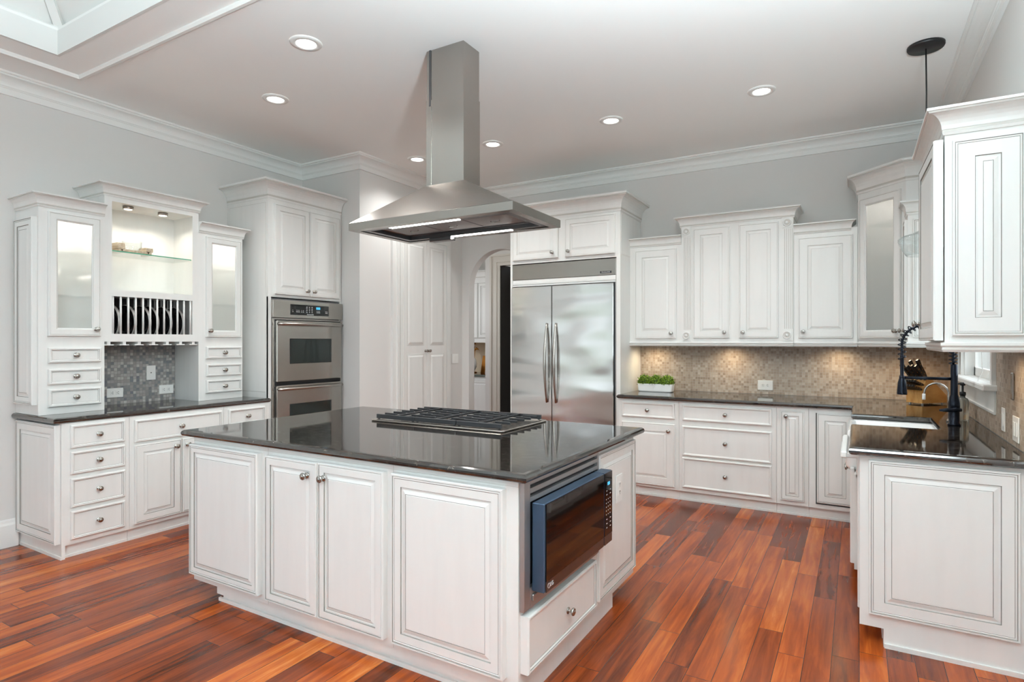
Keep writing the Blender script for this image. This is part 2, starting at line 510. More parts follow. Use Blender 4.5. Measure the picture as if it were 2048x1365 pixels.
def text_obj(name, body, size, mtname, parent, loc, rot=(PI / 2, 0, 0), depth=0.0006):
    cu = bpy.data.curves.new('lettering', 'FONT')
    cu.body = body; cu.size = size; cu.extrude = depth; cu.align_x = 'CENTER'; cu.align_y = 'CENTER'
    tmp = bpy.data.objects.new('tmp', cu)
    col.objects.link(tmp)
    bpy.context.view_layer.update()
    me = bpy.data.meshes.new_from_object(tmp.evaluated_get(bpy.context.evaluated_depsgraph_get()))
    bpy.data.objects.remove(tmp)
    me.materials.clear(); me.materials.append(M[mtname])
    o = bpy.data.objects.new(name, me)
    col.objects.link(o); o.parent = parent; o.location = loc; o.rotation_euler = rot
    return o


W, G, G2 = 'white', 'glaze', 'glaze2'


def door_rings(frame=0.052, th=0.021, soft=False):
    g_ = G2 if soft else G
    return [(0, 0, W), (0, th - 0.006, W), (0.003, th, W), (0.008, th, g_), (0.010, th - 0.003, W), (0.014, th - 0.001, W),
            (frame, th - 0.001, g_), (frame + 0.0022, th - 0.006, W), (frame + 0.009, th - 0.005, W), (frame + 0.009, th - 0.008, W),
            (frame + 0.027, th - 0.002, g_), (frame + 0.0285, th - 0.003, W), (frame + 0.030, th - 0.002, W)]


def panel_rings(frame=0.05, th=0.018):
    return [(0, 0, W), (0, th - 0.004, W), (0.003, th, W), (0.009, th, G), (0.0115, th - 0.003, W), (0.016, th - 0.0015, W), (0.018, th - 0.003, G), (0.020, th - 0.003, W),
            (frame, th - 0.003, G), (frame + 0.0025, th - 0.008, W), (frame + 0.01, th - 0.008, W), (frame + 0.027, th - 0.003, G), (frame + 0.0292, th - 0.004, W), (frame + 0.031, th - 0.003, W)]


def drawer_rings(th=0.021, soft=False):
    g_ = G2 if soft else G
    return [(0, 0, W), (0, th - 0.007, W), (0.004, th - 0.001, W), (0.008, th, W), (0.013, th - 0.001, g_), (0.0145, th - 0.004, W), (0.020, th - 0.007, g_), (0.0215, th - 0.009, W), (0.024, th - 0.009, W)]


def knob(parent, x, z, y=-0.021):
    b = MB()
    b.lathe([(0.015, 0), (0.015, 0.003), (0.011, 0.0045), (0.0065, 0.006), (0.006, 0.015), (0.011, 0.018), (0.0165, 0.022), (0.0175, 0.026), (0.0155, 0.030), (0.012, 0.0315), (0.0105, 0.0305), (0.007, 0.034), (0.003, 0.035)], (x, y, z), '-y', 16, 'knob')
    return b.obj('knob', parent)


def door(parent, x0, x1, z0, z1, kn=None, frame=0.052, soft=False, name='door', rings=None, ky=-0.021):
    b = MB(); b.rects(x0, x1, z0, z1, rings or door_rings(frame, soft=soft))
    o = b.obj(name, parent)
    if kn: knob(o, kn[0], kn[1], ky)
    return o


def drawer(parent, x0, x1, z0, z1, kx=None, soft=False, kz=None):
    b = MB(); b.rects(x0, x1, z0, z1, drawer_rings(soft=soft))
    o = b.obj('drawer', parent)
    knob(o, (x0 + x1) / 2 if kx is None else kx, (z0 + z1) / 2 if kz is None else kz, -0.012)
    return o


def crown_prof(z0, z1, out, base=0.006):
    h = z1 - z0
    pts = [(-0.03, z0), (base, z0), (base + 0.004, z0 + h * 0.10), (base + 0.004, z0 + h * 0.20)]
    for i in range(7):
        a = PI / 2 * i / 6
        pts.append((base + 0.006 + (out - base - 0.014) * (1 - math.cos(a)), z0 + h * (0.22 + 0.60 * math.sin(a))))
    pts += [(out - 0.006, z0 + h * 0.88), (out, z0 + h * 0.90), (out, z1), (-0.03, z1)]
    return pts


def crown_mats():
    return [W, G2, W] + [W] * 6 + [W, G2, W, W, W]


def crown(parent, path, z0, z1, out, name='crown_molding'):
    b = MB(); p = crown_prof(z0, z1, out)
    mm = [W] * (len(p) - 1); mm[1] = W; mm[2] = G2; mm[10] = G2
    b.sweep(path, p, False, W, mm)
    return b.obj(name, parent)


def carcass(b, w_, d, z0, z1, t=0.018, back=True, f=0.0182):
    b.box(0, t, f, d, z0, z1).box(w_ - t, w_, f, d, z0, z1).box(t, w_ - t, f, d, z0, z0 + t).box(t, w_ - t, f, d, z1 - t, z1)
    if back: b.box(t, w_ - t, d - 0.012, d, z0 + t, z1 - t)


def frame_face(b, w_, z0, z1, holes, y0=0.0, y1=0.018, mt=W):
    """solid face board y0..y1 with rectangular holes (x0,x1,z0,z1) that share one row of z"""
    xs = 0
    for (a, c, e0, e1) in holes:
        b.box(xs, a, y0, y1, z0, z1, mt)
        b.box(a, c, y0, y1, z0, e0, mt); b.box(a, c, y0, y1, e1, z1, mt)
        xs = c
    b.box(xs, w_, y0, y1, z0, z1, mt)


# ------------------------------------------------------------------ room shell
XL, XR, YB, ZC = -5.01, 0.65, 5.94, 3.22
PX, PY = -4.19, 4.21
b = MB(); b.box(-7.5, 2.2, REARY - 0.2, 10.4, -0.1, 0, 'floor'); struct(b.obj('floor'))
OX0, OX1, OY0, OY1 = -4.37, -1.2, -2.6, 1.775
b = MB()
for q in ((-5.2, OX0, REARY - 0.2, YB + 0.12), (OX1, 0.85, REARY - 0.2, YB + 0.12), (OX0, OX1, REARY - 0.2, OY0), (OX0, OX1, OY1, YB + 0.12)):
    b.box(*q, ZC, ZC + 0.1, 'ceil')
struct(b.obj('ceiling'))
# roof lantern over the living end: fascia, ledge, sloping boards, rafters
b = MB()
b.sweep([(OX0, OY0), (OX1, OY0), (OX1, OY1), (OX0, OY1)], [(-0.002, ZC - 0.004), (-0.02, ZC - 0.004), (-0.02, ZC + 0.15), (0.06, ZC + 0.15)], True, 'wallw')
struct(b.obj('trim_5'))
b = MB()
x0, x1, y0, y1, z0 = OX0 - 0.06, OX1 + 0.06, OY0 - 0.06, OY1 + 0.06, ZC + 0.15
tx0, tx1, ty0, ty1, z1 = x0 + 0.9, x1 - 0.9, y0 + 0.9, y1 - 0.9, ZC + 1.25
for a_, c_ in ((((x0, y1), (x1, y1)), ((tx0, ty1), (tx1, ty1))), (((x0, y0), (x0, y1)), ((tx0, ty0), (tx0, ty1))), (((x1, y0), (x1, y1)), ((tx1, ty0), (tx1, ty1))), (((x0, y0), (x1, y0)), ((tx0, ty0), (tx1, ty0)))):
    b.poly([(*a_[0], z0), (*a_[1], z0), (*c_[1], z1), (*c_[0], z1)], 'wallw')
struct(b.obj('ceiling_vault'))
b = MB()
hp = [(-0.0, 0), (0.03, 0), (0.03, 0.02), (0.012, 0.032), (0.0, 0.034)]
b.sweep([(OX0, OY0), (OX0, OY1), (OX1, OY1), (OX1, OY0)], [(-0.05, z0), (0.018, z0), (0.018, z0 + 0.018), (0.0, z0 + 0.035), (-0.05, z0 + 0.035)], False, 'trim')
struct(b.obj('trim_6'))


def bar(b, p0, p1, wd, ht, mt):
    p0, p1 = Vector(p0), Vector(p1); d = (p1 - p0).normalized()
    s_ = d.cross(Vector((0, 0, 1))).normalized() * wd / 2; u = s_.cross(d).normalized() * ht
    b.loft([[p - s_, p + s_, p + s_ + u, p - s_ + u] for p in (p0, p1)], mt)


b = MB(); bar(b, (x0 + 0.05, y1 - 0.05, z0 - 0.0), (tx0, ty1, z1), 0.05, 0.05, 'wallw'); struct(b.obj('trim_7'))
for i_, yy in enumerate((1.05, 0.25, -0.6)):
    b = MB(); bar(b, (x0 + 0.05, yy, z0 + 0.01), (tx0, yy - 0.1, z1), 0.07, 0.06, 'wallw'); struct(b.obj('trim_%d' % (8 + i_)))
# picture-frame bead on the flat ceiling round the lantern
b = MB()
mp_ = [(-0.018, ZC + 0.001), (-0.018, ZC - 0.012), (-0.004, ZC - 0.024), (0.014, ZC - 0.024), (0.02, ZC - 0.01), (0.02, ZC + 0.001)]
b.sweep([(-4.585, OY0 - 0.2), (-4.585, 1.985), (OX1 + 0.21, 1.985), (OX1 + 0.21, OY0 - 0.2)], mp_, True, 'trim'); struct(b.obj('trim_2'))

# walls
b = MB()
b.box(XL - 0.14, XL, REARY, -3.0, 0, ZC, 'wall').box(XL - 0.14, XL, -0.2, PY, 0, ZC, 'wall').box(XL - 0.14, XL, -3.0, -0.2, 0, 0.4, 'wall').box(XL - 0.14, XL, -3.0, -0.2, 2.7, ZC, 'wall')
struct(b.obj('wall_left'))
b = MB(); b.box(XL - 0.14, PX, PY, YB, 0, ZC, 'wall'); struct(b.obj('wall_left_return'))
# back wall with the arched opening
AX, AR, AS = -3.652, 0.437, 2.065
b = MB()
b.box(PX - 0.9, AX - AR, YB, YB + 0.118, 0, ZC, 'wall').box(AX + AR, XR + 0.15, YB, YB + 0.118, 0, ZC, 'wall')
n = 28
arc = [(AX - AR * math.cos(PI * i / n), AS + AR * math.sin(PI * i / n)) for i in range(n + 1)]
for yy in (YB, YB + 0.118):
    for i in range(n):
        b.poly([(arc[i][0], yy, arc[i][1]), (arc[i + 1][0], yy, arc[i + 1][1]), (arc[i + 1][0], yy, ZC), (arc[i][0], yy, ZC)], 'wall')
for i in range(n):
    b.poly([(arc[i][0], YB, arc[i][1]), (arc[i + 1][0], YB, arc[i + 1][1]), (arc[i + 1][0], YB + 0.118, arc[i + 1][1]), (arc[i][0], YB + 0.118, arc[i][1])], 'wall')
struct(b.obj('wall_back'))
# right wall with the sink window
WY0, WY1, WZ0, WZ1 = 4.10, 5.14, 1.17, 2.25
b = MB()
b.box(XR, XR + 0.14, REARY, -3.0, 0, ZC, 'wall').box(XR, XR + 0.14, -3.0, -0.2, 0, 0.4, 'wall').box(XR, XR + 0.14, -3.0, -0.2, 2.7, ZC, 'wall').box(XR, XR + 0.14, -0.2, WY0, 0, ZC, 'wall').box(XR, XR + 0.14, WY1, YB, 0, ZC, 'wall')
b.box(XR, XR + 0.14, WY0, WY1, 0, WZ0, 'wall').box(XR, XR + 0.14, WY0, WY1, WZ1, ZC, 'wall')
struct(b.obj('wall_right'))
# rear wall behind the camera with three tall windows
b = MB(); xs = XL - 0.14
for wx in (-3.9, -2.2, -0.5):
    b.box(xs, wx - 0.7, REARY - 0.14, REARY, 0, ZC, 'wall'); b.box(wx - 0.7, wx + 0.7, REARY - 0.14, REARY, 0, 0.3, 'wall'); b.box(wx - 0.7, wx + 0.7, REARY - 0.14, REARY, 2.8, ZC, 'wall'); xs = wx + 0.7
b.box(xs, XR + 0.14, REARY - 0.14, REARY, 0, ZC, 'wall')
struct(b.obj('wall_rear'))


def rear_window(i, cx, wd, z0, z1, rot, loc):
    e_ = bpy.data.objects.new('window_%d' % i, None); col.objects.link(e_); e_.location = loc; e_.rotation_euler = (0, 0, rot); struct(e_)
    b = MB(); h = wd / 2
    b.box(-h, -h + 0.06, -0.03, 0.05, z0, z1, 'trim').box(h - 0.06, h, -0.03, 0.05, z0, z1, 'trim').box(-h, h, -0.03, 0.05, z0, z0 + 0.07, 'trim').box(-h, h, -0.03, 0.05, z1 - 0.07, z1, 'trim')
    for k in (1, 2):
        b.box(-h + k * wd / 3 - 0.012, -h + k * wd / 3 + 0.012, 0, 0.02, z0, z1, 'trim')
    for k in (1, 2, 3):
        z = z0 + (z1 - z0) * k / 4; b.box(-h, h, 0, 0.02, z - 0.012, z + 0.012, 'trim')
    b.obj('window_frame', e_)


for i, wx in enumerate((-3.9, -2.2, -0.5)):
    rear_window(2 + i, wx, 1.4, 0.3, 2.8, 0, (wx, REARY - 0.05, 0))
rear_window(5, 0, 2.8, 0.4, 2.7, PI / 2, (XL - 0.05, -1.6, 0))

rear_window(6, 0, 2.8, 0.4, 2.7, PI / 2, (XR + 0.05, -1.6, 0))
b = MB(); b.box(-4.5, 0.3, REARY + 0.15, -0.55, 0.0, 0.014, 'added_rug'); tag(b.obj('added_rug'), 'large charcoal floor covering added unseen behind the viewer to damp bounced light', 'added_rug')  # out of view, added to cut the light bounced onto the fronts

# crown moulding of the room
cp = [(0, 3.088), (0.018, 3.088), (0.018, 3.130), (0.023, 3.133), (0.023, 3.138), (0.028, 3.141)]
for i in range(8):
    a = PI / 2 * i / 7
    cp.append((0.030 + 0.062 * (1 - math.cos(a)), 3.144 + 0.050 * math.sin(a)))
cp += [(0.096, 3.198), (0.096, 3.203), (0.106, 3.205), (0.112, 3.210), (0.112, ZC)]
b = MB(); b.sweep([(XL, REARY), (XL, PY), (PX, PY), (PX, YB), (XR, YB), (XR, REARY)], cp, False, 'trim'); struct(b.obj('trim_1'))
b = MB(); b.sweep([(XL, REARY), (XL, 1.785)], [(0, 0), (0.016, 0), (0.016, 0.15), (0.010, 0.165), (0.008, 0.182), (0, 0.19)], False, 'trim'); struct(b.obj('baseboard_left'))

# sink window
win = bpy.data.objects.new('window_1', None); col.objects.link(win); win.location = (XR, (WY0 + WY1) / 2, 0); win.rotation_euler = (0, 0, -PI / 2); struct(win)
hw = (WY1 - WY0) / 2
b = MB()
for s_ in (-1, 1):
    b.box(s_ * hw, s_ * (hw + 0.085), -0.02, 0, WZ0 - 0.03, WZ1 + 0.09, 'trim'); b.box(s_ * (hw + 0.07), s_ * (hw + 0.09), -0.028, 0, WZ0 - 0.03, WZ1 + 0.09, 'trim')
b.box(-hw, hw, -0.02, 0, WZ1, WZ1 + 0.09, 'trim')
b.obj('window_casing', win)
b = MB(); b.box(-hw - 0.115, hw + 0.115, -0.07, 0.0, WZ0 - 0.03, WZ0 + 0.004, 'trim', 0.006); b.box(-hw + 0.001, hw - 0.001, 0.001, 0.139, WZ0 - 0.02, WZ0 + 0.0035, 'trim'); b.obj('window_sill', win)
b = MB(); b.rects(-hw - 0.085, hw + 0.085, WZ0 - 0.155, WZ0 - 0.03, [(0, 0, 'trim'), (0, 0.016, 'trim'), (0.012, 0.018, 'trim'), (0.016, 0.01, 'trim')], 'trim'); b.obj('window_apron', win)
b = MB()
for (u0, u1, v0, v1) in ((-hw + 0.001, -hw + 0.02, WZ0 + 0.004, WZ1 - 0.02), (hw - 0.02, hw - 0.001, WZ0 + 0.004, WZ1 - 0.02), (-hw + 0.001, hw - 0.001, WZ1 - 0.02, WZ1 - 0.001)):
    b.box(u0, u1, 0, 0.12, v0, v1, 'trim')
for (z0, z1, yy) in ((WZ0 + 0.005, WZ0 + 0.55, 0.05), (WZ0 + 0.52, WZ1 - 0.02, 0.08)):
    b.box(-hw + 0.02, -hw + 0.07, yy, yy + 0.03, z0, z1, 'trim').box(hw - 0.07, hw - 0.02, yy, yy + 0.03, z0, z1, 'trim').box(-hw + 0.02, hw - 0.02, yy, yy + 0.03, z0, z0 + 0.055, 'trim').box(-hw + 0.02, hw - 0.02, yy, yy + 0.03, z1 - 0.04, z1, 'trim')
b.obj('window_frame', win)
b = MB(); b.box(-hw + 0.06, hw - 0.06, 0.064, 0.068, WZ0 + 0.04, WZ0 + 0.52, 'windowglass').box(-hw + 0.06, hw - 0.06, 0.094, 0.098, WZ0 + 0.55, WZ1 - 0.05, 'windowglass'); b.obj('window_pane', win)
b = MB(); b.tube([(hw * 0.55, -0.02, 1.62), (hw * 0.55, -0.02, 1.35), (hw * 0.6, -0.022, 1.24), (hw * 0.5, -0.03, 1.19), (hw * 0.42, -0.03, 1.176)], 0.0025, 6, 'plastic'); b.obj('cord', win)

# ------------------------------------------------------------------ hall beyond the arch
b = MB(); b.box(-6.2, -4.667, 8.0, 8.12, 0, ZC, 'wall').box(-6.3, -6.2, YB + 0.1, 8.12, 0, ZC, 'wall'); struct(b.obj('wall_hall_back'))
b = MB()
DX0, DX1 = -4.42, -3.6
b.box(-4.667, DX0 - 0.0, 7.2, 7.32, 0, ZC, 'wall').box(DX1, -1.5, 7.2, 7.32, 0, ZC, 'wall').box(DX0, DX1, 7.2, 7.32, 2.5, ZC, 'wall').box(-1.6, -1.5, YB + 0.12, 7.2, 0, ZC, 'wall').box(-4.667, -4.55, 7.32, 8.0, 0, ZC, 'wall')
struct(b.obj('wall_hall'))
b = MB(); b.box(-6.3, -1.5, YB + 0.118, 8.12, ZC, ZC + 0.1, 'ceil'); struct(b.obj('ceiling_hall'))
b = MB()
for k, (o0, o1, th) in enumerate(((0.15, 0.125, 0.035), (0.125, 0.095, 0.018), (0.095, 0.04, 0.024), (0.04, 0.02, 0.014), (0.02, -0.01, 0.02))):
    b.box(DX0 - o0, DX0 - o1, 7.2 - th, 7.2, 0, 2.5 + o0, 'casing').box(DX1 + o1, DX1 + o0, 7.2 - th, 7.2, 0, 2.5 + o0, 'casing').box(DX0 - o1, DX1 + o1, 7.2 - th, 7.2, 2.5 + o1, 2.5 + o0, 'casing')
struct(b.obj('trim_4'))
b = MB(); b.box(DX0, DX0 + 0.03, 7.2, 7.6, 0, 2.5, 'darkroom').box(DX0, DX1, 7.6, 7.65, 0, 2.5, 'darkroom'); struct(b.obj('door_1'))  # dark colour put in for the unlit room beyond the doorway
lamp('hall_fill', 'POINT', (-5.3, 6.7, 1.9), 9, (0.95, 0.97, 1.0), 0.15)  # unseen point lamps added to light the hall and its splashback
lamp('hall_fill', 'POINT', (-3.2, 6.6, 2.7), 9, (0.95, 0.96, 0.95), 0.15)

hc = empty('hall_cabinet', (-5.9, 7.66, 1.385), 0, 'white wall cabinet seen through the arched opening', 'cabinet')
b = MB(); b.box(0, 1.2, 0, 0.33, 0, 1.02); b.obj('body', hc)
for k in range(3):
    door(hc, 0.03 + k * 0.39, 0.41 + k * 0.39, 0.07, 0.93, frame=0.05)
crown(hc, [(0, 0), (1.2, 0)], 1.0, 1.12, 0.06)
hb = empty('hall_base_cabinet', (-5.9, 7.42, 0), 0, 'white base cabinet with dark top seen through the arched opening', 'cabinet')
b = MB(); b.box(0, 1.2, 0, 0.57, 0.09, 0.87).box(0, 1.2, 0.05, 0.57, 0, 0.09); b.obj('body', hb)
for k in range(3):
    door(hb, 0.03 + k * 0.39, 0.41 + k * 0.39, 0.12, 0.83, frame=0.05)
b = MB(); b.box(-0.02, 1.22, -0.03, 0.572, 0.87, 0.905, 'granite', 0.006); b.obj('countertop', hb)
b = MB(); b.box(-5.9, -4.68, 7.985, 7.999, 0.905, 1.385, 'cream'); tag(b.obj('hall_backsplash'), 'beige stone splashback seen through the arched opening', 'backsplash')
b = MB(); b.lathe([(0.03, 0), (0.06, 0.02), (0.105, 0.1), (0.11, 0.15), (0.095, 0.21), (0.05, 0.26), (0.03, 0.28), (0.033, 0.3)], (0, 0, 0), 'z', 20, 'porcelain')
tag(b.obj('vase', None, (-5.22, 7.62, 0.905)), 'round white vase on the dark counter beyond the arch', 'vase')
gb = MB(); gb.tube([(0, 0, 0), (0, 0, 0.2), (0.02, 0, 0.36), (0.0, 0, 0.42)], 0.006, 8, 'gold'); gb.lathe([(0.05, 0), (0.05, 0.012), (0.01, 0.02)], (0, 0, 0), 'z', 16, 'gold')
for k in range(7):
    a = k * 0.9; p = (0.0, 0, 0.34 + 0.015 * k)
    gb.tube([p, (0.05 * math.cos(a), 0.03 * math.sin(a), p[2] + 0.04), (0.11 * math.cos(a), 0.05 * math.sin(a), p[2] + 0.02)], 0.012, 6, 'gold', rad=[0.004, 0.014, 0.002])
tag(gb.obj('leaf_sculpture', None, (-5.27, 7.80, 0.905)), 'gold leaf sculpture behind the white vase beyond the arch', 'ornament')
b = MB(); b.loft([[(-0.01, -0.008, 0), (0.06, -0.008, 0), (0.06, 0.008, 0), (-0.01, 0.008, 0)], [(-0.03, 0.092, 0.27), (0.04, 0.092, 0.27), (0.04, 0.108, 0.27), (-0.03, 0.108, 0.27)]], 'gold')
tag(b.obj('cutting_board', None, (-5.13, 7.80, 0.905)), 'narrow gilt wooden board leaning right of the white vase beyond the arch', 'board')

# ------------------------------------------------------------------ back wall base run (front plane Y 5.245)
FY = 5.245; BD = YB - FY
TOE = 0.085


def base_body(e_, w_, d, left=False, right=False, toe=0.03, side0=0.0):
    b = MB()
    b.box(0.001, w_ - 0.001, 0, d - 0.002, TOE, 0.877)
    b.box(0.001, w_ - 0.001, toe, d - 0.002, 0, TOE)
    b.box(0.001, w_ - 0.001, toe - 0.008, toe, 0, 0.016)
    return b.obj('body', e_)


e_ = empty('base_cabinet', (-1.918, FY, 0), 0, 'white base cabinet beside the refrigerator, one drawer over one door', 'cabinet', 'base cabinets on the back wall')
base_body(e_, 0.561, BD)
drawer(e_, 0.036, 0.523, 0.714, 0.85, soft=True)
door(e_, 0.036, 0.527, 0.11, 0.668, (0.474, 0.607), 0.07, True)
e_ = empty('base_cabinet', (-1.357, FY, 0), 0, 'widest base cabinet on back wall, three stacked wide drawers', 'cabinet', 'base cabinets on the back wall')
base_body(e_, 0.792, BD)
for z0, z1 in ((0.712, 0.850), (0.404, 0.664), (0.122, 0.386)):
    drawer(e_, 0.031, 0.757, z0, z1, soft=True)
e_ = empty('base_cabinet', (-0.565, FY, 0), 0, 'narrow white base cabinet with one tall slim door right of the three wide drawers', 'cabinet', 'base cabinets on the back wall')
base_body(e_, 0.236, BD)
door(e_, 0.031, 0.204, 0.121, 0.845, (0.073, 0.803), 0.038)
e_ = empty('base_cabinet', (-0.329, FY, 0), 0, 'corner base cabinet with dark-edged door beside the farmhouse sink run', 'cabinet', 'base cabinets on the back wall')
base_body(e_, 0.325, BD)
b = MB(); b.box(0.050, 0.058, -0.003, 0, 0.118, 0.84, 'slot').box(0.058, 0.32, -0.003, 0, 0.118, 0.126, 'slot'); b.obj('door_gap', e_)
door(e_, 0.058, 0.315, 0.133, 0.838, None, 0.055)

# ------------------------------------------------------------------ sink run along the right wall (front plane X 0.0)
sr = empty('end_cabinet', (0.012, 3.29, 0), -PI / 2, 'white cabinet end at the near end of sink run with one large framed panel', 'cabinet', 'base cabinets of the sink run')
EW = 0.09
b = MB(); b.box(0.0, EW - 0.002, 0.0, 0.636, TOE, 0.877).box(0.0, EW - 0.002, 0.095, 0.636, 0, TOE); b.obj('body', sr)
dw = empty('dishwasher', (0.014, 3.945, 0), -PI / 2, 'white dishwasher with a protruding bar handle under the sink-run counter', 'dishwasher')
b = MB(); b.box(0.0, 0.65, 0.002, 0.60, 0.10, 0.872, 'plastic').box(0.0, 0.65, 0.09, 0.60, 0, 0.10, 'plastic'); b.obj('body', dw)
b = MB(); b.box(0.006, 0.644, -0.010, 0.002, 0.12, 0.865, 'plastic', 0.004); b.obj('door', dw)
b = MB(); b.box(0.03, 0.62, -0.082, -0.052, 0.832, 0.868, 'plastic', 0.007).box(0.585, 0.615, -0.06, -0.008, 0.836, 0.860, 'plastic', 0.004).box(0.035, 0.065, -0.06, -0.008, 0.836, 0.860, 'plastic', 0.004); b.obj('handle', dw)
sp_ = MB(); sp_.rects(0.036, 0.579, 0.146, 0.859, panel_rings(0.062)); o = sp_.obj('end_panel', sr); o.rotation_euler = (0, 0, PI / 2); o.location = (EW - 0.002, 0.0, 0)
b = MB(); b.box(0.098, 0.636, -0.01, 0.0, 0, 0.02); o = b.obj('base_molding', sr); o.rotation_euler = (0, 0, PI / 2); o.location = (EW - 0.002, 0.0, 0)
sk = empty('sink_cabinet', (-0.012, 4.65, 0), -PI / 2, 'white base cabinet under the farmhouse sink with paired round knobs', 'cabinet', 'base cabinets of the sink run')
b = MB(); b.box(0.0, 0.70, 0.0, 0.646, TOE, 0.635).box(0, 0.7, 0.07, 0.646, 0, TOE)
b.box(0.0, 0.015, 0.01, 0.646, 0.62, 0.877).box(0.685, 0.70, 0.01, 0.646, 0.62, 0.877); b.obj('body', sk)
door(sk, 0.02, 0.32, 0.095, 0.655, (0.29, 0.61), 0.05)
door(sk, 0.325, 0.625, 0.095, 0.655, (0.36, 0.61), 0.05)
sc_ = empty('corner_cabinet', (0.002, 5.24, 0), -PI / 2, 'white corner base cabinet beyond the farmhouse sink', 'cabinet', 'base cabinets of the sink run')
b = MB(); b.box(0.0, 0.588, 0.0, 0.646, TOE, 0.877).box(0, 0.588, 0.07, 0.646, 0, TOE); b.obj('body', sc_)
door(sc_, 0.06, 0.56, 0.12, 0.84, None, 0.05)
# farmhouse sink
SY0, SY1 = 4.075, 4.625
b = MB()
ro = [(-0.055, SY0), (0.46, SY0), (0.46, SY1), (-0.055, SY1)]
sk2 = empty('farmhouse_sink', (0, 0, 0), 0, 'white porcelain apron-front sink set between dark granite counters', 'sink')
b = MB()


def rr(x0, x1, y0, y1, z, r_=0.03, n=4):
    pts = []
    for cx, cy, a0 in ((x1 - r_, y0 + r_, -PI / 2), (x1 - r_, y1 - r_, 0), (x0 + r_, y1 - r_, PI / 2), (x0 + r_, y0 + r_, PI)):
        for i in range(n + 1):
            a = a0 + PI / 2 * i / n
            pts.append((cx + r_ * math.cos(a), cy + r_ * math.sin(a), z))
    return pts


b.loft([rr(-0.045, 0.452, SY0, SY1, 0.64), rr(-0.058, 0.452, SY0, SY1, 0.66), rr(-0.052, 0.452, SY0, SY1, 0.80), rr(-0.045, 0.452, SY0, SY1, 0.868), rr(-0.035, 0.442, SY0 + 0.008, SY1 - 0.008, 0.876),
        rr(-0.005, 0.42, SY0 + 0.025, SY1 - 0.025, 0.872), rr(0.0, 0.415, SY0 + 0.03, SY1 - 0.03, 0.85), rr(0.012, 0.40, SY0 + 0.04, SY1 - 0.04, 0.70), rr(0.04, 0.37, SY0 + 0.07, SY1 - 0.07, 0.68)], 'porcelain', True, True, smooth=True)
b.obj('basin', sk2)
b = MB(); b.lathe([(0.04, 0), (0.045, 0.004), (0.03, 0.006)], (0.2, 4.35, 0.68), 'z', 16, 'steel'); b.obj('drain', sk2)

# counter tops
EZ = [(0.0, 0.878), (0.012, 0.879), (0.020, 0.884), (0.024, 0.892), (0.024, 0.900), (0.020, 0.908), (0.012, 0.913), (0.0, 0.914)]
EZ = [(-0.02, 0.878)] + [(o - 0.0, z) for o, z in EZ[1:-1]] + [(-0.004, 0.914)]
b = MB()
b.slab([(-1.900, 5.228), (-0.008, 5.228), (-0.008, 4.652), (0.428, 4.652), (0.428, 4.048), (-0.008, 4.048), (-0.008, 3.188), (XR - 0.026, 3.188), (XR - 0.026, YB - 0.028), (-1.900, YB - 0.028)], EZ, 'granite')
tag(b.obj('stone_countertop'), 'polished dark granite countertop running round the corner past the farmhouse sink', 'countertop')
b = MB(); b.slab([(XL + 0.002, 1.775), (-4.42, 1.775), (-4.42, 3.335), (XL + 0.002, 3.335)], EZ, 'granite')
tag(b.obj('stone_countertop'), 'dark granite countertop on the left wall under the glass-doored hutch', 'countertop')

# backsplashes
b = MB(); b.box(-1.93, XR - 0.008, YB - 0.008, YB - 0.0003, 0.914, 1.372, 'tileX'); tag(b.obj('tile_backsplash'), 'brown stone mosaic splashback on the back wall under the upper cabinets', 'backsplash')
b = MB()
xr_ = XR - 0.0003
b.box(XR - 0.008, xr_, 2.9, WY0 - 0.088, 0.914, 1.372, 'tileY').box(XR - 0.008, xr_, WY1 + 0.088, YB - 0.001, 0.914, 1.372, 'tileY').box(XR - 0.008, xr_, WY0 - 0.088, WY1 + 0.088, 0.914, WZ0 - 0.157, 'tileY')
tag(b.obj('tile_backsplash'), 'brown stone mosaic splashback round the sink window', 'backsplash')
b = MB(); b.box(XL, XL + 0.008, 2.19, 2.87, 0.914, 1.40, 'tileL'); tag(b.obj('tile_backsplash'), 'stone mosaic splashback under the plate rack, daylight grey put into its colour', 'backsplash')

# ------------------------------------------------------------------ upper cabinets on back wall (front Y 5.60)
UY = 5.60; UD = YB - UY
RZ0, RZ1 = 1.362, 1.405


def rail(e_, path):
    b = MB(); b.sweep(path, [(-0.03, RZ0), (0.006, RZ0), (0.012, RZ0 + 0.01), (0.010, RZ0 + 0.02), (0.016, RZ0 + 0.028), (0.016, RZ1 - 0.004), (0.0, RZ1), (-0.03, RZ1)], False, W, [W, W, G2, W, W, W, W])
    return b.obj('light_rail', e_)


def puck(e_, x, y, z, power=7.0, color=(1, 0.78, 0.5), spot=2.75):
    b = MB(); b.lathe([(0.034, 0), (0.034, -0.012), (0.028, -0.014)], (x, y, z), 'z', 18, 'steel', True)
    b.lathe([(0.026, -0.0145), (0.02, -0.0165)], (x, y, z), 'z', 18, 'warmlens', True)
    o = b.obj('puck_light', e_)
    lamp('puck_lamp', 'SPOT', (x, y, z - 0.02), power, color, 0.02, (0, 0, 0), None, e_, spot, 1.0)
    return o


def upper(name_w, x0, w_, ztop, doors, label, dy=0.0, crown_z=None, cpath=None, pucks=()):
    e_ = empty('upper_cabinet', (x0, UY - dy, 0), 0, label, 'cabinet', 'wall cabinets on the back wall')
    b = MB(); b.box(0.001, w_ - 0.001, 0, UD + dy - 0.002, RZ1, ztop); b.obj('body', e_)
    for d_ in doors:
        door(e_, *d_)
    return e_


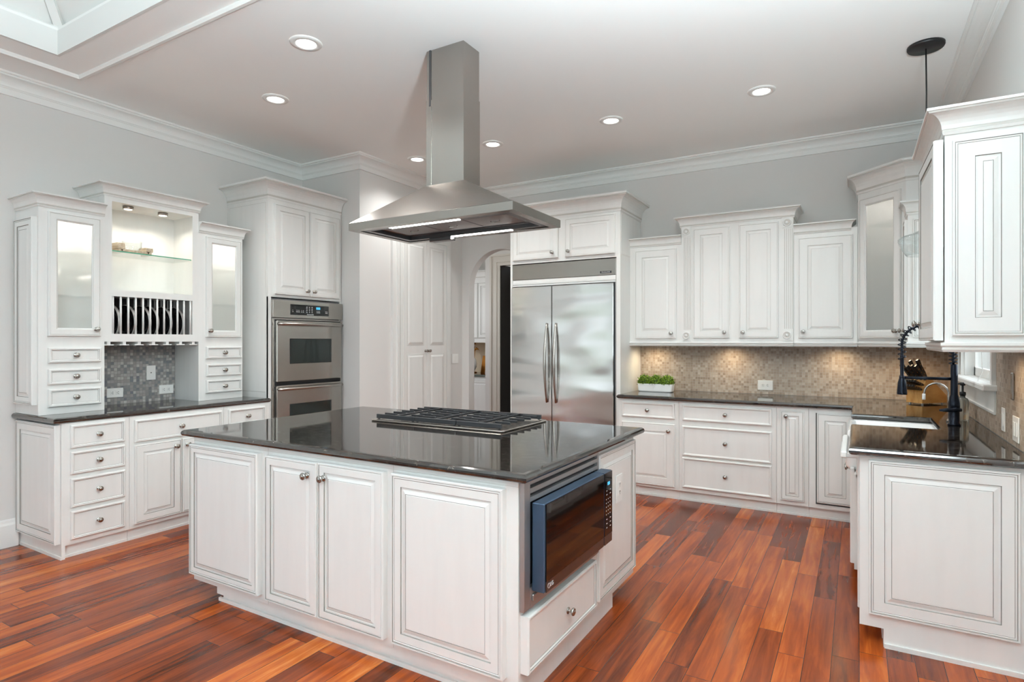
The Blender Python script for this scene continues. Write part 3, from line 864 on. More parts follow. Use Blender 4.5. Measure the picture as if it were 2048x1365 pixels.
u = upper('', -1.930, 0.505, 2.35, [(0.057, 0.46, 1.433, 2.290, (0.412, 1.484), 0.07, True)], 'short wall cabinet beside the refrigerator with one raised-panel door')
crown(u, [(0.0, 0), (0.504, 0)], 2.325, 2.41, 0.045); rail(u, [(0.0, 0), (0.504, 0)])
puck(u, 0.18, 0.17, RZ1)
u = upper('', -1.425, 0.957, 2.50, [(0.115, 0.436, 1.436, 2.450, (0.392, 1.488), 0.062, True), (0.516, 0.840, 1.436, 2.450, (0.550, 1.488), 0.062, True)], 'tallest wall cabinet of back wall, two doors between fluted pilasters', 0.012)
for x0 in (0.005, 0.863):
    b = MB(); wd = 0.086
    b.box(x0, x0 + wd, -0.006, 0, 1.41, 2.485)
    for z0, z1 in ((1.416, 1.506), (2.39, 2.478)):
        b.box(x0 + 0.004, x0 + wd - 0.004, -0.012, -0.006, z0, z1)
        cx, cz = x0 + wd / 2, (z0 + z1) / 2
        b.lathe([(0.034, 0), (0.034, 0.006), (0.028, 0.008), (0.026, 0.003), (0.012, 0.003), (0.011, 0.007), (0.006, 0.009)], (cx, -0.012, cz), '-y', 20, W)
        b.lathe([(0.0265, 0.0032), (0.0255, 0.0034)], (cx, -0.012, cz), '-y', 20, G2)
    for k in range(5):
        xx = x0 + 0.014 + k * 0.0145
        b.box(xx, xx + 0.0095, -0.0095, -0.006, 1.515, 2.38)
        b.box(xx + 0.0098, xx + 0.0135, -0.0066, -0.006, 1.515, 2.38, G2)
    b.obj('pilaster', u)
crown(u, [(0, 0.3), (0, 0), (0.957, 0), (0.957, 0.3)], 2.475, 2.568, 0.058); rail(u, [(0, 0), (0.957, 0)])
puck(u, 0.40, 0.19, RZ1)
u = upper('', -0.468, 0.476, 2.35, [(0.038, 0.440, 1.434, 2.290, (0.076, 1.490), 0.07, True)], 'short wall cabinet between the fluted tall cabinet and the glass corner cabinet')
crown(u, [(0.0, 0), (0.42, 0), (0.42, 0.2)], 2.325, 2.41, 0.045); rail(u, [(0.002, 0), (0.474, 0)])
puck(u, 0.34, 0.17, RZ1)

# diagonal corner cabinet with obscure glass
cc = empty('glass_corner_cabinet', (0.009, 5.6, 0), -PI / 4, 'tall diagonal corner cabinet with one obscure glass door', 'cabinet')
DW = 0.4384
CT = 2.63
R45 = Matrix.Rotation(PI / 4, 4, 'Z')


def wl(p):  # world -> corner cabinet local
    v = R45 @ (Vector((p[0], p[1], 0)) - Vector((0.009, 5.6, 0)))
    return (v.x, v.y)


b = MB()
pa, pb, pc, pd, pe = (0, 0), (DW, 0), wl((XR - 0.002, 5.29)), wl((XR - 0.002, YB - 0.002)), wl((0.009, YB - 0.002))


def prism(b, pts, z0, z1, mt):
    b.loft([[(x, y, z0) for x, y in pts], [(x, y, z1) for x, y in pts]], mt)


prism(b, [pa, pb, pc, pd, pe], RZ1, RZ1 + 0.02, W); prism(b, [pa, pb, pc, pd, pe], CT - 0.02, CT, W)
for p, q in ((pb, pc), (pc, pd), (pd, pe), (pe, pa)):
    dx, dy = q[0] - p[0], q[1] - p[1]; l_ = math.hypot(dx, dy); nx, ny = -dy / l_ * 0.015, dx / l_ * 0.015
    prism(b, [p, q, (q[0] + nx, q[1] + ny), (p[0] + nx, p[1] + ny)], RZ1 + 0.02, CT - 0.02, W)
for z in (1.75, 2.06, 2.34):
    prism(b, [(0.03, 0.03), (DW - 0.03, 0.03), (DW - 0.02, 0.2), (0.25, 0.4), (0.02, 0.2)], z, z + 0.010, 'greenglass')
frame_face(b, DW, RZ1, CT, [(0.05, DW - 0.065, 1.45, 2.54)])
b.obj('body', cc)
GF = 0.062
gr = [(0, 0, W), (0, 0.015, W), (0.003, 0.021, W), (0.008, 0.021, G2), (0.010, 0.018, W), (0.014, 0.02, W), (GF - 0.012, 0.02, W), (GF - 0.008, 0.016, G2), (GF - 0.006, 0.016, W), (GF, 0.012, W), (GF, 0.0, W)]


def glass_door(e_, x0, x1, z0, z1, kn, gm, gf=GF):
    b = MB(); rg = [(i_ * (gf / GF) if i_ > 0.02 else i_, h, m_) for i_, h, m_ in gr]
    b.rects(x0, x1, z0, z1, rg, hole=True)
    o = b.obj('door', e_)
    p = MB(); p.poly([(x0 + gf - 0.004, -0.007, z0 + gf - 0.004), (x1 - gf + 0.004, -0.007, z0 + gf - 0.004), (x1 - gf + 0.004, -0.007, z1 - gf + 0.004), (x0 + gf - 0.004, -0.007, z1 - gf + 0.004)], gm); p.obj('glass_pane', o)
    knob(o, *kn)
    return o


glass_door(cc, 0.03, DW - 0.035, 1.434, 2.56, (DW - 0.065, 1.487), 'frost')
crown(cc, [wl((0.009, 5.9)), (0, 0), (DW, 0), pc], CT - 0.02, 2.765, 0.075)
b = MB(); rp = [(-0.03, RZ0), (0.006, RZ0), (0.012, RZ0 + 0.01), (0.010, RZ0 + 0.02), (0.016, RZ0 + 0.028), (0.016, RZ1 - 0.004), (0.0, RZ1), (-0.03, RZ1)]
b.sweep([(0.012, 0), (DW, 0)], rp, False, W, [W, W, G2, W, W, W, W]); b.obj('light_rail', cc)
lamp('cabinet_lamp', 'POINT', (0.22, 0.2, 2.55), 1.2, (1, 0.95, 0.88), 0.03, parent=cc)
puck(cc, 0.21, 0.25, RZ1, 10)

# small cabinet between corner cabinet and window
sm = empty('upper_cabinet', (0.32, 5.286, 0), -PI / 2, 'small short wall cabinet tucked between glass corner cabinet and sink window', 'cabinet')
b = MB(); b.box(0.0, 0.16, 0, XR - 0.32 - 0.002, RZ1, 2.35); b.obj('body', sm)
door(sm, 0.015, 0.15, 1.434, 2.29, (0.045, 1.487), 0.035)
b = MB(); b.rects(0.03, 0.31, 1.434, 2.29, panel_rings(0.05)); o = b.obj('end_panel', sm); o.rotation_euler = (0, 0, PI / 2); o.location = (0.16, 0, 0)
crown(sm, [(0.0, 0), (0.16, 0), (0.16, 0.32)], 2.325, 2.42, 0.05); rail(sm, [(0, 0), (0.16, 0), (0.16, 0.32)])

# near upper cabinet at right edge, door ajar
NX, NY, NW = 0.335, 3.20, 0.66
nc = empty('upper_cabinet', (NX, NY + NW, 0), -PI / 2, 'nearest wall cabinet at the right edge, its narrow door slightly ajar', 'cabinet')
dd = XR - NX - 0.002
b = MB(); carcass(b, NW, dd, RZ1, 2.34); frame_face(b, NW, RZ1, 2.34, [(0.05, NW - 0.03, 1.45, 2.29)]); b.box(0.05, NW - 0.03, 0.03, dd - 0.02, 1.85, 1.865); b.obj('body', nc)
dr = MB(); dr.rects(-0.56, 0, 1.412, 2.30, door_rings(0.058, 0.036)); o = dr.obj('door', nc)
knob(o, -0.52, 1.50, -0.036)
o.location = (NW - 0.004, -0.005, 0); o.rotation_euler = (0, 0, math.radians(1.2))
b = MB(); b.rects(0.026, 0.272, 1.432, 2.285, panel_rings(0.078)); o = b.obj('end_panel', nc); o.rotation_euler = (0, 0, PI / 2); o.location = (NW, 0, 0)
crown(nc, [(0, 0.3), (0, 0), (NW, 0), (NW, 0.31)], 2.315, 2.425, 0.07); rail(nc, [(0, 0.3), (0, 0), (NW, 0), (NW, 0.31)])
puck(nc, 0.45, 0.16, RZ1, 5)

# ------------------------------------------------------------------ refrigerator and surround (front Y 5.326)
fs = empty('refrigerator_surround', (-3.137, 5.326, 0), 0, 'white cabinet surround built over and around the steel refrigerator', 'cabinet')
FW = 1.207; FD = YB - 5.326 - 0.002
b = MB()
b.box(0, 0.024, 0, FD, 0, 2.66).box(FW - 0.04, FW, 0, FD, 0, 2.66).box(0.024, FW - 0.04, 0, FD, 2.21, 2.66)
b.box(FW - 0.046, FW - 0.042, -0.004, 0, 0.1, 2.2, G2)
b.obj('body', fs)
b = MB(); b.rects(0.018, FD - 0.02, 2.235, 2.64, [(0, 0, W), (0, 0.003, W), (0.004, 0.004, G2), (0.006, 0.003, W)]); o = b.obj('side_panel', fs); o.rotation_euler = (0, 0, PI / 2); o.location = (FW, 0, 0)
door(fs, 0.033, 0.560, 2.245, 2.622, (0.50, 2.30), 0.055, True)
door(fs, 0.637, 1.160, 2.245, 2.622, (0.675, 2.30), 0.055, True)
crown(fs, [(0, FD), (0, 0), (FW, 0), (FW, FD)], 2.645, 2.805, 0.095)
fr = empty('refrigerator', (-3.113, 5.33, 0), 0, 'large stainless steel side-by-side built-in refrigerator with two curved handles', 'refrigerator')
w_ = 1.143 - 0.003
b = MB(); b.box(0.002, w_, 0.03, FD - 0.02, 0.05, 2.205, 'steel_dark').box(0.03, w_ - 0.03, 0.06, FD - 0.1, 0.0, 0.05, 'black'); b.obj('body', fr)
b = MB(); b.box(0.004, w_ - 0.002, -0.004, 0.03, 2.045, 2.202, 'steel', 0.003); b.obj('grille', fr)
b = MB(); b.box(0.004, w_ - 0.002, -0.002, 0.03, 1.975, 2.04, W).box(0.004, w_ - 0.002, -0.006, 0.0, 1.995, 2.02, W); b.obj('trim_strip', fr)
for x0, x1, hx in ((0.004, 0.468, 0.42), (0.474, w_ - 0.018, 0.522)):
    b = MB(); b.box(x0, x1, -0.03, 0.03, 0.12, 1.965, 'fridge_steel', 0.004); d_ = b.obj('door', fr)
    hb_ = MB(); pts = []; rad = []
    for i in range(17):
        s_ = i / 16; pts.append((hx, -0.042 - 0.045 * math.sin(PI * s_), 0.79 + 0.80 * s_)); rad.append(0.008 + 0.008 * math.sin(PI * s_))
    hb_.tube(pts, 0.013, 12, 'steel', rad=rad); hb_.tube([(hx, -0.03, 0.83), (hx, -0.05, 0.83)], 0.008, 8, 'steel'); hb_.tube([(hx, -0.03, 1.55), (hx, -0.05, 1.55)], 0.008, 8, 'steel')
    hb_.obj('handle', d_)
b = MB(); b.box(w_ - 0.16, w_ - 0.045, -0.007, -0.004, 2.062, 2.082, 'textd'); bd = b.obj('badge', fr)
text_obj('lettering', 'KitchenAid', 0.019, 'text', bd, (w_ - 0.1025, -0.0075, 2.072))

# ------------------------------------------------------------------ pantry doors on the left return (facing +X)
pn = empty('pantry_cabinet', (PX, 4.652, 0), PI / 2, 'tall white built-in pantry with two full-height doors left of the arch', 'cabinet')
b = MB(); PW = 1.014
b.box(0, 0.075, -0.03, -0.001, 0, 2.62).box(0.06, 0.085, -0.045, -0.001, 0, 2.62).box(PW - 0.075, PW, -0.03, -0.001, 0, 2.62).box(0.075, PW - 0.075, -0.03, -0.001, 2.53, 2.62).box(0.075, PW - 0.075, -0.02, -0.001, 0, 2.53)
b.box(0.125, 0.13, -0.0225, -0.02, 0, 2.53, G2)
b.obj('casing', pn)
for x0, x1, kx in ((0.175, 0.563, 0.535), (0.567, 0.93, 0.597)):
    b = MB()
    b.box(x0, x1, -0.030, -0.02, 0.05, 2.52)
    for z0, z1 in ((1.36, 2.47), (0.12, 1.265)):
        b.rects(x0 + 0.05, x1 - 0.05, z0, z1, [(0, 0.0002, G2), (0.003, 0.0008, W), (0.010, 0.0012, G2), (0.0125, 0.0012, W), (0.034, 0.008, G2), (0.0365, 0.007, W), (0.038, 0.008, W)], y=-0.030, back=False)
    d_ = b.obj('door', pn); knob(d_, kx, 1.30, -0.030)
crown(pn, [(0, -0.031), (PW, -0.031)], 2.6, 2.70, 0.05)

# ------------------------------------------------------------------ oven tower (front X -4.44)
OX = -4.44; OD = OX - XL - 0.002
ot = empty('oven_cabinet', (OX, 3.362, 0), PI / 2, 'tall white cabinet holding the double wall oven, two doors above', 'cabinet')
OW = 0.842
b = MB()
b.box(0, 0.02, 0, OD, 0, 2.68).box(OW - 0.02, OW, 0, OD, 0, 2.68).box(0.02, OW - 0.02, 0, OD, 1.80, 2.68).box(0.02, OW - 0.02, 0, OD, 0, 0.36)
b.box(0.0, 0.03, -0.001, 0.02, 0.36, 1.8)
b.obj('body', ot)
b = MB(); b.rects(0.03, OD - 0.03, 0.96, 2.63, [(0, -0.0, G2), (0.003, 0.0015, W), (0.006, 0.0015, W)]); o = b.obj('side_panel', ot); o.rotation_euler = (0, 0, -PI / 2); o.location = (0, OD, 0)
door(ot, 0.055, 0.441, 1.825, 2.625, (0.405, 1.873), 0.055, True)
door(ot, 0.447, 0.815, 1.825, 2.625, (0.485, 1.873), 0.055, True)
drawer(ot, 0.055, 0.8, 0.11, 0.33)
crown(ot, [(0, OD), (0, 0), (OW, 0)], 2.665, 2.815, 0.095)
ov = empty('double_oven', (OX, 3.362, 0), PI / 2, 'stainless double wall oven with black touch panel', 'oven')
b = MB(); b.box(0.026, OW - 0.026, 0.002, 0.5, 0.38, 1.79, 'steel_dark').box(0.032, OW - 0.008, -0.012, 0.0, 0.37, 1.612, 'steel'); b.obj('body', ov)
b = MB(); b.box(0.028, OW - 0.004, -0.03, -0.001, 1.618, 1.776, 'steel', 0.003); cp_ = b.obj('control_panel', ov)
b = MB(); b.box(0.212, 0.655, -0.036, -0.030, 1.648, 1.744, 'blackglass', 0.002); b2 = b.obj('touch_panel', cp_)
b = MB(); b.box(0.50, 0.548, -0.0368, -0.036, 1.706, 1.728, 'display'); b.obj('display', cp_)
text_obj('lettering', 'KitchenAid', 0.017, 'text', b2 if False else cp_, (0.43, -0.037, 1.656))
b = MB()
rnd = random.Random(3)
for row, z in enumerate((1.724, 1.708, 1.692, 1.676)):
    for k in range(3):
        b.box(0.385 + k * 0.03, 0.397 + k * 0.03, -0.0366, -0.036, z - 0.003, z + 0.003, 'text')
for xx in (0.228, 0.27, 0.285, 0.30, 0.325, 0.345, 0.505, 0.52, 0.535, 0.61, 0.625):
    b.box(xx, xx + 0.011, -0.0366, -0.036, 1.674, 1.679, 'text'); b.box(xx, xx + 0.008, -0.0366, -0.036, 1.688, 1.692, 'text')
b.obj('touch_keys', cp_)
for (z0, z1, g0, g1) in ((1.047, 1.592, 1.205, 1.432), (0.47, 1.012, 0.735, 0.842)):
    b = MB(); b.box(0.058, 0.818, -0.016, -0.012, z0 - 0.03, z1 + 0.01, 'black'); b.box(0.062, 0.814, -0.042, -0.016, z0, z1, 'steel', 0.004); d_ = b.obj('oven_door', ov)
    b = MB(); b.box(0.195, 0.68, -0.0445, -0.042, g0, g1, 'black', 0.001).box(0.201, 0.674, -0.046, -0.0445, g0 + 0.006, g1 - 0.006, 'ovenglass'); b.obj('window', d_)
    b = MB(); zz = z1 - 0.03
    pts = [(0.075 + 0.725 * i / 16, -0.06 - 0.028 * math.sin(PI * i / 16) ** 0.6, zz) for i in range(17)]
    b.tube([(0.075, -0.04, zz)] + pts + [(0.8, -0.04, zz)], 0.0135, 12, 'steel'); b.obj('handle', d_)

# ------------------------------------------------------------------ left wall base run (front X -4.41)
LX = -4.41; LD = LX - XL - 0.002


def lbase(y0, w_, label):
    e_ = empty('base_cabinet', (LX, y0, 0), PI / 2, label, 'cabinet', 'base cabinets on the left wall')
    base_body(e_, w_, LD, toe=0.03)
    return e_


e_ = lbase(1.80, 0.41, 'white base cabinet with four stacked drawers at the left end')
for z0, z1 in ((0.712, 0.862), (0.541, 0.688), (0.326, 0.514), (0.118, 0.302)):
    drawer(e_, 0.048, 0.376, z0, z1)
b = MB(); b.box(0.0, 0.02, -0.002, LD, 0, TOE).box(-0.006, 0, -0.004, LD, 0, 0.02); b.obj('end_plinth', e_)
b = MB(); b.rects(0.0, LD - 0.025, 0.10, 0.868, panel_rings(0.06, 0.032)); o = b.obj('end_panel', e_); o.rotation_euler = (0, 0, -PI / 2); o.location = (0, LD - 0.01, 0)
e_ = lbase(2.21, 0.715, 'white base cabinet with one wide drawer above a pair of doors, under the plate rack')
drawer(e_, 0.03, 0.692, 0.692, 0.85)
door(e_, 0.03, 0.361, 0.115, 0.672, (0.318, 0.625), 0.055)
door(e_, 0.369, 0.69, 0.115, 0.672, (0.405, 0.625), 0.055)
e_ = lbase(2.925, 0.435, 'white base cabinet beside the oven tower with a short drawer')
drawer(e_, 0.037, 0.376, 0.72, 0.85)
door(e_, 0.037, 0.376, 0.115, 0.69, (0.335, 0.64), 0.055)

# ------------------------------------------------------------------ hutch on the left counter (front X -4.67)
HX = -4.67; HD = HX - XL - 0.002
CZ = 0.915


def tower(y0, w_, label, d0, d1, gl, kn, drs, ctop, inner_side):
    e_ = empty('hutch_tower', (HX, y0, 0), PI / 2, label, 'cabinet', 'glass-doored towers of the hutch')
    b = MB()
    b.box(0, 0.018, 0.018, HD, CZ, 2.31).box(w_ - 0.018, w_, 0.018, HD, CZ, 2.31).box(0.018, w_ - 0.018, HD - 0.012, HD, CZ, 2.31)
    b.box(0.018, w_ - 0.018, 0.018, HD - 0.012, 1.40, 1.42).box(0.018, w_ - 0.018, 0.018, HD - 0.012, 2.29, 2.31).box(0.018, w_ - 0.018, 0.018, HD - 0.012, CZ, CZ + 0.02)
    b.box(0.018, w_ - 0.018, 0.05, HD - 0.012, 1.72, 1.728, 'greenglass').box(0.018, w_ - 0.018, 0.05, HD - 0.012, 2.02, 2.028, 'greenglass')
    frame_face(b, w_, CZ, 2.31, [(d0 + 0.02, d1 - 0.02, 1.46, 2.25)])
    b.obj('body', e_)
    glass_door(e_, d0, d1, 1.443, 2.280, kn, gl, 0.056)
    for z0, z1 in drs:
        drawer(e_, d0 + 0.003, d1 + 0.003, z0, z1)
    lamp('cabinet_lamp', 'POINT', (w_ / 2, 0.18, 2.24), 1.3, (1, 0.94, 0.86), 0.03, parent=e_)
    return e_


DRS = ((1.262, 1.364), (1.115, 1.220), (0.965, 1.085))
t1 = tower(1.775, 0.397, 'hutch tower at the far left with glass door, three small drawers and panelled side', 0.05, 0.368, 'frost', (0.335, 1.494), DRS, 2.39, True)
crown(t1, [(0, HD), (0, 0), (0.397, 0)], 2.305, 2.392, 0.05)
b = MB(); b.rects(0.04, HD - 0.02, 0.985, 2.235, panel_rings(0.05, 0.03)); o = b.obj('side_panel', t1); o.rotation_euler = (0, 0, -PI / 2); o.location = (0, HD, 0)
t2 = tower(2.874, 0.40, 'narrower hutch tower with reeded glass door beside the oven tower', 0.058, 0.38, 'reed', (0.085, 1.496), ((1.262, 1.362), (1.115, 1.215), (0.975, 1.082)), 2.39, False)
crown(t2, [(0.0, 0), (0.40, 0), (0.40, HD)], 2.305, 2.392, 0.05)

mc_ = empty('hutch_shelf_cabinet', (HX, 2.172, 0), PI / 2, 'open lit hutch cabinet with glass shelf above a plate rack', 'cabinet')
MW = 0.702
b = MB()
b.box(0, 0.016, 0.018, HD, 1.405, 2.47).box(MW - 0.016, MW, 0.018, HD, 1.405, 2.47).box(0.016, MW - 0.016, HD - 0.01, HD, 1.405, 2.47)
b.box(0.016, MW - 0.016, 0.018, HD - 0.01, 2.435, 2.47).box(0.016, MW - 0.016, 0.018, HD - 0.01, 1.745, 1.765).box(0.016, MW - 0.016, 0.018, HD - 0.01, 1.405, 1.42)
b.box(0.0, 0.05, 0, 0.018, 1.405, 2.47).box(0.652, MW, 0, 0.018, 1.405, 2.47)
b.box(0.05, 0.652, 0, 0.018, 2.428, 2.47).box(0.05, 0.652, 0, 0.018, 1.737, 1.785).box(0.05, 0.652, 0, 0.018, 1.405, 1.462)
b.obj('body', mc_)
crown(mc_, [(0, HD), (0, 0), (MW, 0), (MW, HD)], 2.462, 2.55, 0.06)
b = MB(); b.box(0.018, MW - 0.018, 0.03, HD - 0.012, 2.068, 2.076, 'greenglass').box(0.018, MW - 0.018, 0.028, 0.03, 2.068, 2.076, 'greenedge'); b.obj('glass_shelf', mc_)
for x_ in (0.22, 0.48):
    b = MB(); b.lathe([(0.036, 0), (0.036, -0.02), (0.03, -0.022)], (x_, 0.12, 2.435), 'z', 20, 'steel'); b.lathe([(0.028, -0.0225), (0.02, -0.025)], (x_, 0.12, 2.435), 'z', 20, 'warmlens'); b.obj('puck_light', mc_)
    lamp('puck_lamp', 'SPOT', (x_, 0.12, 2.405), 4.2, (1, 0.90, 0.78), 0.025, (0, 0, 0), None, mc_, 2.6)
for k in range(12):
    b = MB(); xx = 0.062 + k * 0.0525
    b.tube([(xx, 0.012, 1.45), (xx, 0.012, 1.75)], 0.0075, 8, W); b.obj('dowel', mc_)
    b = MB(); b.tube([(xx + 0.02, HD - 0.06, 1.42), (xx + 0.02, HD - 0.06, 1.745)], 0.006, 8, W)
    b.obj('dowel', mc_)
b = MB(); b.box(0.018, MW - 0.018, HD - 0.014, HD - 0.011, 1.42, 1.745, 'slot'); b.obj('rack_back', mc_)
for k in range(7):
    xx = 0.02 + k * 0.105
    b = MB(); a0, a1 = max(0.0, xx - 0.006), min(MW, xx + 0.03)
    b.box(max(0, xx), min(MW, xx + 0.022), 0.004, HD, 1.385, 1.405); b.box(max(0, xx - 0.022), min(MW, xx + 0.044), 0.004, HD, 1.378, 1.385); b.obj('stemware_rail', mc_)
# plates
pl0 = None
names = ['nearest the glass tower', '', '', '', '', '']
PLL = ['black plate standing first in the rack from the left', 'black plate standing second in the rack from the left', 'black plate, left one of the close pair in the middle of the rack',
       'black plate, right one of the close pair in the middle of the rack', 'black plate standing second in the rack from the right', 'black plate standing last in the rack at its right end']
b = MB(); prof = [(0.0, 0.012), (0.07, 0.012), (0.082, 0.010), (0.118, -0.004), (0.128, -0.007), (0.129, -0.010), (0.118, -0.009), (0.083, 0.004), (0.07, 0.006), (0.0, 0.006)]
b.lathe([(0.001, 0.006), (0.07, 0.006), (0.083, 0.004), (0.118, -0.009), (0.129, -0.011), (0.130, -0.007), (0.118, -0.002), (0.082, 0.011), (0.07, 0.013), (0.001, 0.013)], (0, 0, 0), 'y', 40, 'blackgloss', False)
b.lathe([(0.1285, -0.0105), (0.1325, -0.007), (0.1345, 0.004), (0.131, 0.012), (0.127, 0.010)], (0, 0, 0), 'y', 40, 'platerim', False)
pm = b.mesh('plate')
for k, yy in enumerate((2.262, 2.372, 2.478, 2.538, 2.640, 2.740)):
    o = bpy.data.objects.new('plate', pm); col.objects.link(o)
    o.location = (HX - 0.155, yy + 0.015, 1.552); o.rotation_euler = (0.0, 0, math.radians(4))
    tag(o, PLL[k], 'plate', 'black plates in the rack')
# tray and bowl on the glass shelf
b = MB()
b.box(-0.10, 0.10, -0.05, 0.05, 0.014, 0.028, 'bamboo').box(-0.13, -0.075, -0.055, 0.055, 0.028, 0.075, 'bamboo', 0.003).box(0.075, 0.13, -0.055, 0.055, 0.028, 0.062, 'bamboo', 0.003)
b.box(-0.12, -0.09, -0.05, 0.05, 0, 0.028, 'bamboo').box(0.09, 0.12, -0.05, 0.05, 0, 0.028, 'bamboo')
tag(b.obj('wooden_tray', None, (HX - 0.16, 2.44, 2.0765), PI / 2), 'pale wooden footed tray on the lit glass shelf', 'tray')
b = MB(); b.lathe([(0.02, 0.0), (0.05, 0.004), (0.066, 0.03), (0.068, 0.072), (0.065, 0.072), (0.062, 0.03), (0.046, 0.009), (0.001, 0.007)], (0, 0, 0), 'z', 28, 'glass')
tag(b.obj('glass_bowl', None, (HX - 0.16, 2.44, 2.1055)), 'clear glass bowl resting on the pale wooden tray', 'bowl')


# ------------------------------------------------------------------ outlets and switches
def plate_thing(name, loc, rz, w_, h, label, cat, kind, group='wall plates', vertical=False):
    e_ = empty(name, loc, rz, label, cat, group)
    b = MB(); b.box(-w_ / 2, w_ / 2, -0.006, -0.0005, -h / 2, h / 2, 'plastic', 0.002); b.obj('cover_plate', e_)
    if kind == 'outlet2':
        for s_ in (-1, 1):
            cx, cz = (0, s_ * 0.02) if vertical else (s_ * 0.02, 0)
            b = MB(); b.box(cx - 0.015, cx + 0.015, -0.0085, -0.006, cz - 0.015, cz + 0.015, 'plastic', 0.003); s2 = b.obj('socket', e_)
            b = MB()
            for q in (-1, 1):
                if vertical: b.box(cx + q * 0.006 - 0.0016, cx + q * 0.006 + 0.0016, -0.0090, -0.0085, cz - 0.001, cz + 0.009, 'slot')
                else: b.box(cx - 0.003, cx + 0.006, -0.0090, -0.0085, cz + q * 0.0065 - 0.0017, cz + q * 0.0065 + 0.0017, 'slot')
            b.box(cx - 0.008 if not vertical else cx - 0.0025, cx - 0.005 if not vertical else cx + 0.0025, -0.009, -0.0085, cz - 0.0025 if not vertical else cz - 0.009, cz + 0.0025 if not vertical else cz - 0.005, 'slot')
            b.obj('slots', s2)
    elif kind == 'rocker':
        nn = max(1, round(w_ / 0.06) - (1 if w_ < 0.09 else 0))
        nn = 1 if w_ < 0.09 else (2 if w_ < 0.13 else 3)
        for k in range(nn):
            cx = (k - (nn - 1) / 2) * 0.045
            b = MB(); b.box(cx - 0.016, cx + 0.016, -0.009, -0.006, -0.033, 0.033, 'plastic', 0.002); b.obj('rocker', e_)
    elif kind == 'blank':
        b = MB(); b.lathe([(0.005, 0.006), (0.004, 0.0075), (0.001, 0.008)], (0, 0, 0), '-y', 12, 'slot'); b.obj('jack', e_)
    return e_


tl = XL + 0.008
plate_thing('wall_outlet', (tl, 2.400, 1.005), PI / 2, 0.118, 0.073, 'white double outlet at the left end of the left-wall backsplash', 'outlet', 'outlet2')
plate_thing('wall_jack', (tl, 2.672, 1.150), PI / 2, 0.073, 0.118, 'white single-jack wall plate on the left-wall mosaic', 'outlet', 'blank')
plate_thing('wall_outlet', (tl, 2.795, 1.005), PI / 2, 0.118, 0.073, 'white double outlet at the right end of the left-wall backsplash', 'outlet', 'outlet2')
plate_thing('wall_outlet', (-0.735, YB - 0.008, 0.998), 0, 0.130, 0.092, 'white double outlet on the brown mosaic of the back wall', 'outlet', 'outlet2')
plate_thing('light_switch', (PX, 5.79, 1.197), PI / 2, 0.125, 0.115, 'white rocker switch plate on the grey wall left of the arch', 'switch', 'rocker')
plate_thing('light_switch', (XR - 0.008, 3.81, 1.014), -PI / 2, 0.073, 0.118, 'white rocker switch plate on the mosaic nearest the sink window', 'switch', 'rocker')
plate_thing('light_switch', (XR - 0.008, 3.54, 1.0), -PI / 2, 0.118, 0.118, 'wider white plate on the mosaic at the right edge', 'switch', 'rocker')
b = MB(); b.box(-0.022, 0.022, -0.01, -0.0005, -0.065, 0.065, 'steel', 0.008); tag(b.obj('wall_sensor', None, (XR - 0.008, 3.60, 1.195), -PI / 2), 'narrow brushed metal plate on the mosaic above the switches', 'wall plate')

# ------------------------------------------------------------------ island
IX0, IX1, IY0, IY1 = -3.185, -1.105, 1.935, 3.262
IL = IX1 - IX0
isl = empty('kitchen_island', (IX0, IY0, 0), 0, 'large white kitchen island with raised panels and dark stone top', 'island')
MWY0, MWY1 = 0.0, 0.775   # microwave bay along the right side, local y
b = MB()
ILD = IY1 - IY0
b.box(0, IL - 0.56, 0, ILD, TOE, 0.877).box(IL - 0.56, IL, 0, 0.02, TOE, 0.877).box(IL - 0.56, IL, 0.745, ILD, TOE, 0.877).box(IL - 0.56, IL, 0.02, 0.745, TOE, 0.375)
b.box(0.22, IL - 0.012, 0.03, ILD - 0.3, 0, TOE).box(0.195, IL - 0.012, 0.018, 0.03, 0, 0.018).box(0.22, 0.23, 0.012, 0.02, 0.05, TOE)
b.box(0.20, IL, 0.006, 0.03, 0.045, TOE)
b.obj('body', isl)
door(isl, 0.004, 0.586, 0.126, 0.842, None, 0.05, name='front_panel', rings=panel_rings(0.042, 0.034))
door(isl, 0.642, 1.012, 0.119, 0.840, (0.95, 0.776), 0.042, rings=door_rings(0.042, 0.032), ky=-0.031)
door(isl, 1.021, 1.424, 0.119, 0.844, (1.062, 0.776), 0.042, rings=door_rings(0.042, 0.032), ky=-0.031)
door(isl, 1.472, 2.028, 0.120, 0.846, None, 0.05, name='front_panel', rings=panel_rings(0.052, 0.034))
b = MB(); b.box(0.631, 0.633, -0.0008, 0, TOE, 0.877, G2).box(1.458, 1.46, -0.0008, 0, TOE, 0.877, G2).box(0.0, IL, -0.0006, 0, 0.855, 0.8565, G2); b.obj('joint_lines', isl)
# right side (faces +X), local frame through a rotated child
rs = bpy.data.objects.new('side_front', None); 
bside = [
    ('drawer', MB().rects(0.018, 0.70, 0.140, 0.362, drawer_rings(0.036))),
    ('end_panel', MB().rects(0.775, 1.322, 0.125, 0.848, panel_rings(0.05))),
]
for nm, mb_ in bside:
    o = mb_.obj(nm, isl); o.rotation_euler = (0, 0, PI / 2); o.location = (IL, 0, 0)
    if nm == 'drawer': knob(o, 0.385, 0.243, -0.027)
bpy.data.objects.remove(rs)
eo = plate_thing('wall_outlet', (IX1 + 0.016, 2.975, 0.63), PI / 2, 0.09, 0.145, 'white double outlet on the side panel of the island', 'outlet', 'outlet2', vertical=True)
b = MB(); b.slab([(IX0 - 0.045, IY0 - 0.012), (IX1 + 0.03, IY0 - 0.012), (IX1 + 0.03, IY1 + 0.015), (IX0 - 0.045, IY1 + 0.015)], EZ, 'granite')
